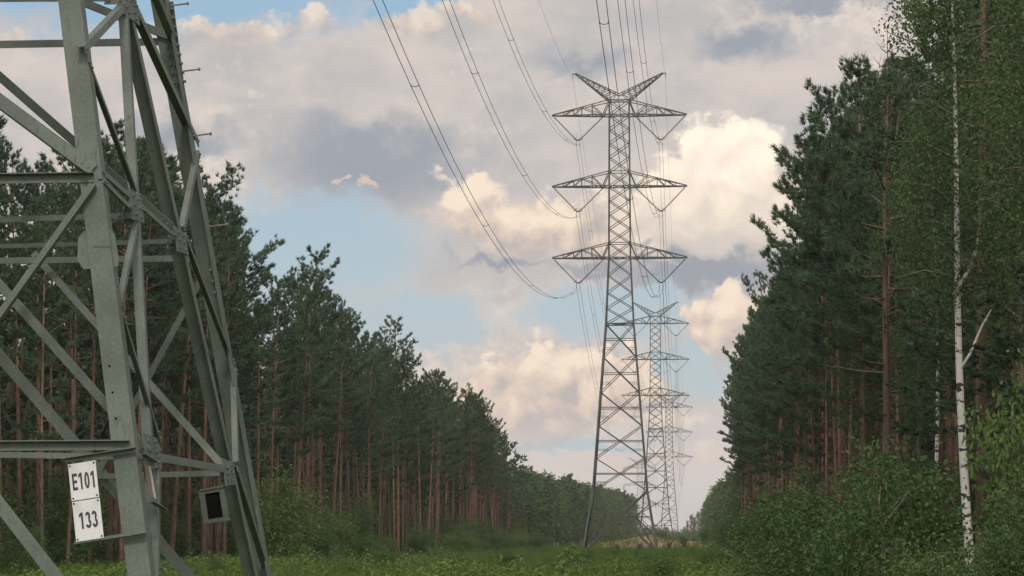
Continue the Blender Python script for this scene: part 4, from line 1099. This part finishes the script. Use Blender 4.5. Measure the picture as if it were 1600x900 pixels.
# ------------------------------------------------------------------ herbs and tall grass on the ride
rng = np.random.default_rng(90)
N = 50000
yy = 8 + (345 - 8) * rng.uniform(0, 1, N) ** 0.95; xx = rng.uniform(-27, 3.6, N)
dens = np.clip(0.5 + 0.35 * np.sin(xx * 0.55 + np.sin(yy * 0.06) * 2) * np.sin(yy * 0.11 + xx * 0.1) + 0.3 * np.sin(xx * 1.7 + yy * 0.23) * np.sin(yy * 0.31 - xx * 0.6), 0, 1)
hh = (0.22 + 0.62 * dens ** 2 + rng.uniform(0, 0.30, N)) * np.where(yy > 318, 0.30, np.where(yy > 190, 0.42, np.where(yy > 140, 0.65, 1.0)))
n = 9
a = rng.uniform(0, 6.283, (N, n)); rr = rng.uniform(0.0, 0.30, (N, n)); zz = hh[:, None] * rng.uniform(0.35, 1.0, (N, n))
g0 = ground_z(xx, yy)
c = np.stack([xx[:, None] + rr * np.cos(a), yy[:, None] + rr * np.sin(a), g0[:, None] + zz], -1).reshape(-1, 3)
tn = np.repeat(np.clip(dens + rng.normal(0, 0.18, N), 0, 1), n)
v, tone = leafquads(rng, c, 0.17, 0.1, tn, 0.42)
# upright blades between them
M_ = 26000
yb = 62 + 300 * rng.uniform(0, 1, M_) ** 1.1; xb = rng.uniform(-26, 3.6, M_)
b0 = np.stack([xb, yb, ground_z(xb, yb)], -1)
v2, tone2 = spikes(rng, b0 + np.array([0, 0, 0.1]), np.tile(np.array([[0, 0, 1.0]]), (M_, 1)), 4, 0.75, 0.035, 0.45)
root = thing('ride_herbs', 'bright green herbs and tall grass covering the open ride', 'herbs'); root['kind'] = 'stuff'
link('leaves', mesh_np('leaves', v, 4, M_HERB, tone=tone), root)['kind'] = 'stuff'
link('grass_blades', mesh_np('grass_blades', v2, 3, M_HERB, tone=tone2), root)['kind'] = 'stuff'
def tall_herb_kit(seed, H):
    rng = np.random.default_rng(seed); m = MB(); q = []
    m.tube([(0, 0, -0.1), (0.03, 0, H * 0.5), (0.10, 0.02, H)], [0.014, 0.011, 0.004], 5)
    for k in range(22):
        z = H * (0.35 + 0.65 * k / 22); az = k * 2.4; L = 0.30 * (1.1 - 0.5 * k / 22)
        h = np.array([math.cos(az), math.sin(az), 0]); s_ = np.array([-h[1], h[0], 0]); o = np.array([0.1 * z / H, 0, z])
        p = [o, o + h * L * 0.5 + np.array([0, 0, 0.10 * L]), o + h * L + np.array([0, 0, -0.28 * L])]; wd = 0.05
        q += [p[0], p[1] + s_ * wd, p[2], p[1] - s_ * wd]
    return TreeKit(m.mesh('stem', M_SHRUB_PALE, True), mesh_np('leaves', np.array(q), 4, M_SHRUB_PALE, tone=rng.uniform(0.4, 1, len(q))), H)
TH = [tall_herb_kit(1, 1.3), tall_herb_kit(2, 1.5)]
for i, (px, y) in enumerate(((-14.2, 112), (-14.8, 116), (-14.0, 119), (-13.4, 121), (-13.1, 124), (-12.6, 126), (-12.3, 117), (-13.8, 110), (-15.0, 121))):
    plant_tree(TH[i % 2], 'tall_herb', 'tall pale herb with drooping leaves left of the grassy ride', 'plant', px, y, rnd.uniform(1.2, 1.6), rnd.uniform(0, 6), 'tall herbs at the left', 1.0, trunk='stem', crown='leaves')
for i, (px, y, h) in enumerate(((-4.05, 101, 1.75), (-3.85, 103, 1.5), (-4.3, 104, 1.4))):
    plant_tree(TH[i % 2], 'tall_herb', 'tall herb in the middle of the ride left of the tall pylon foot', 'plant', px, y, h, rnd.uniform(0, 6), 'tall herbs mid ride', 1.2, trunk='stem', crown='leaves')

for i in range(60):
    y = rnd.uniform(92, 150); x = rnd.uniform(-22, 2.0)
    plant_tree(TH[i % 2], 'tall_herb', 'single tall weed rising above the herbs of the open ride', 'plant', x, y, rnd.uniform(0.8, 1.45), rnd.uniform(0, 6), 'weeds in the open ride', rnd.uniform(0.8, 1.3), trunk='stem', crown='leaves')

# ------------------------------------------------------------------ evening haze
hm = bpy.data.materials.new('haze'); hm.use_nodes = True
hm.node_tree.nodes.clear()
hv = hm.node_tree.nodes.new('ShaderNodeVolumePrincipled'); ho = hm.node_tree.nodes.new('ShaderNodeOutputMaterial')
hv.inputs['Color'].default_value = (0.93, 0.93, 0.95, 1); hv.inputs['Density'].default_value = 0.00010
hv.inputs['Anisotropy'].default_value = 0.0
hm.node_tree.links.new(hv.outputs[0], ho.inputs['Volume'])
m = MB(); m.box((0, 4200, 40), (3200, 9000, 90))
tag(m.build('haze', hm), kind='stuff')
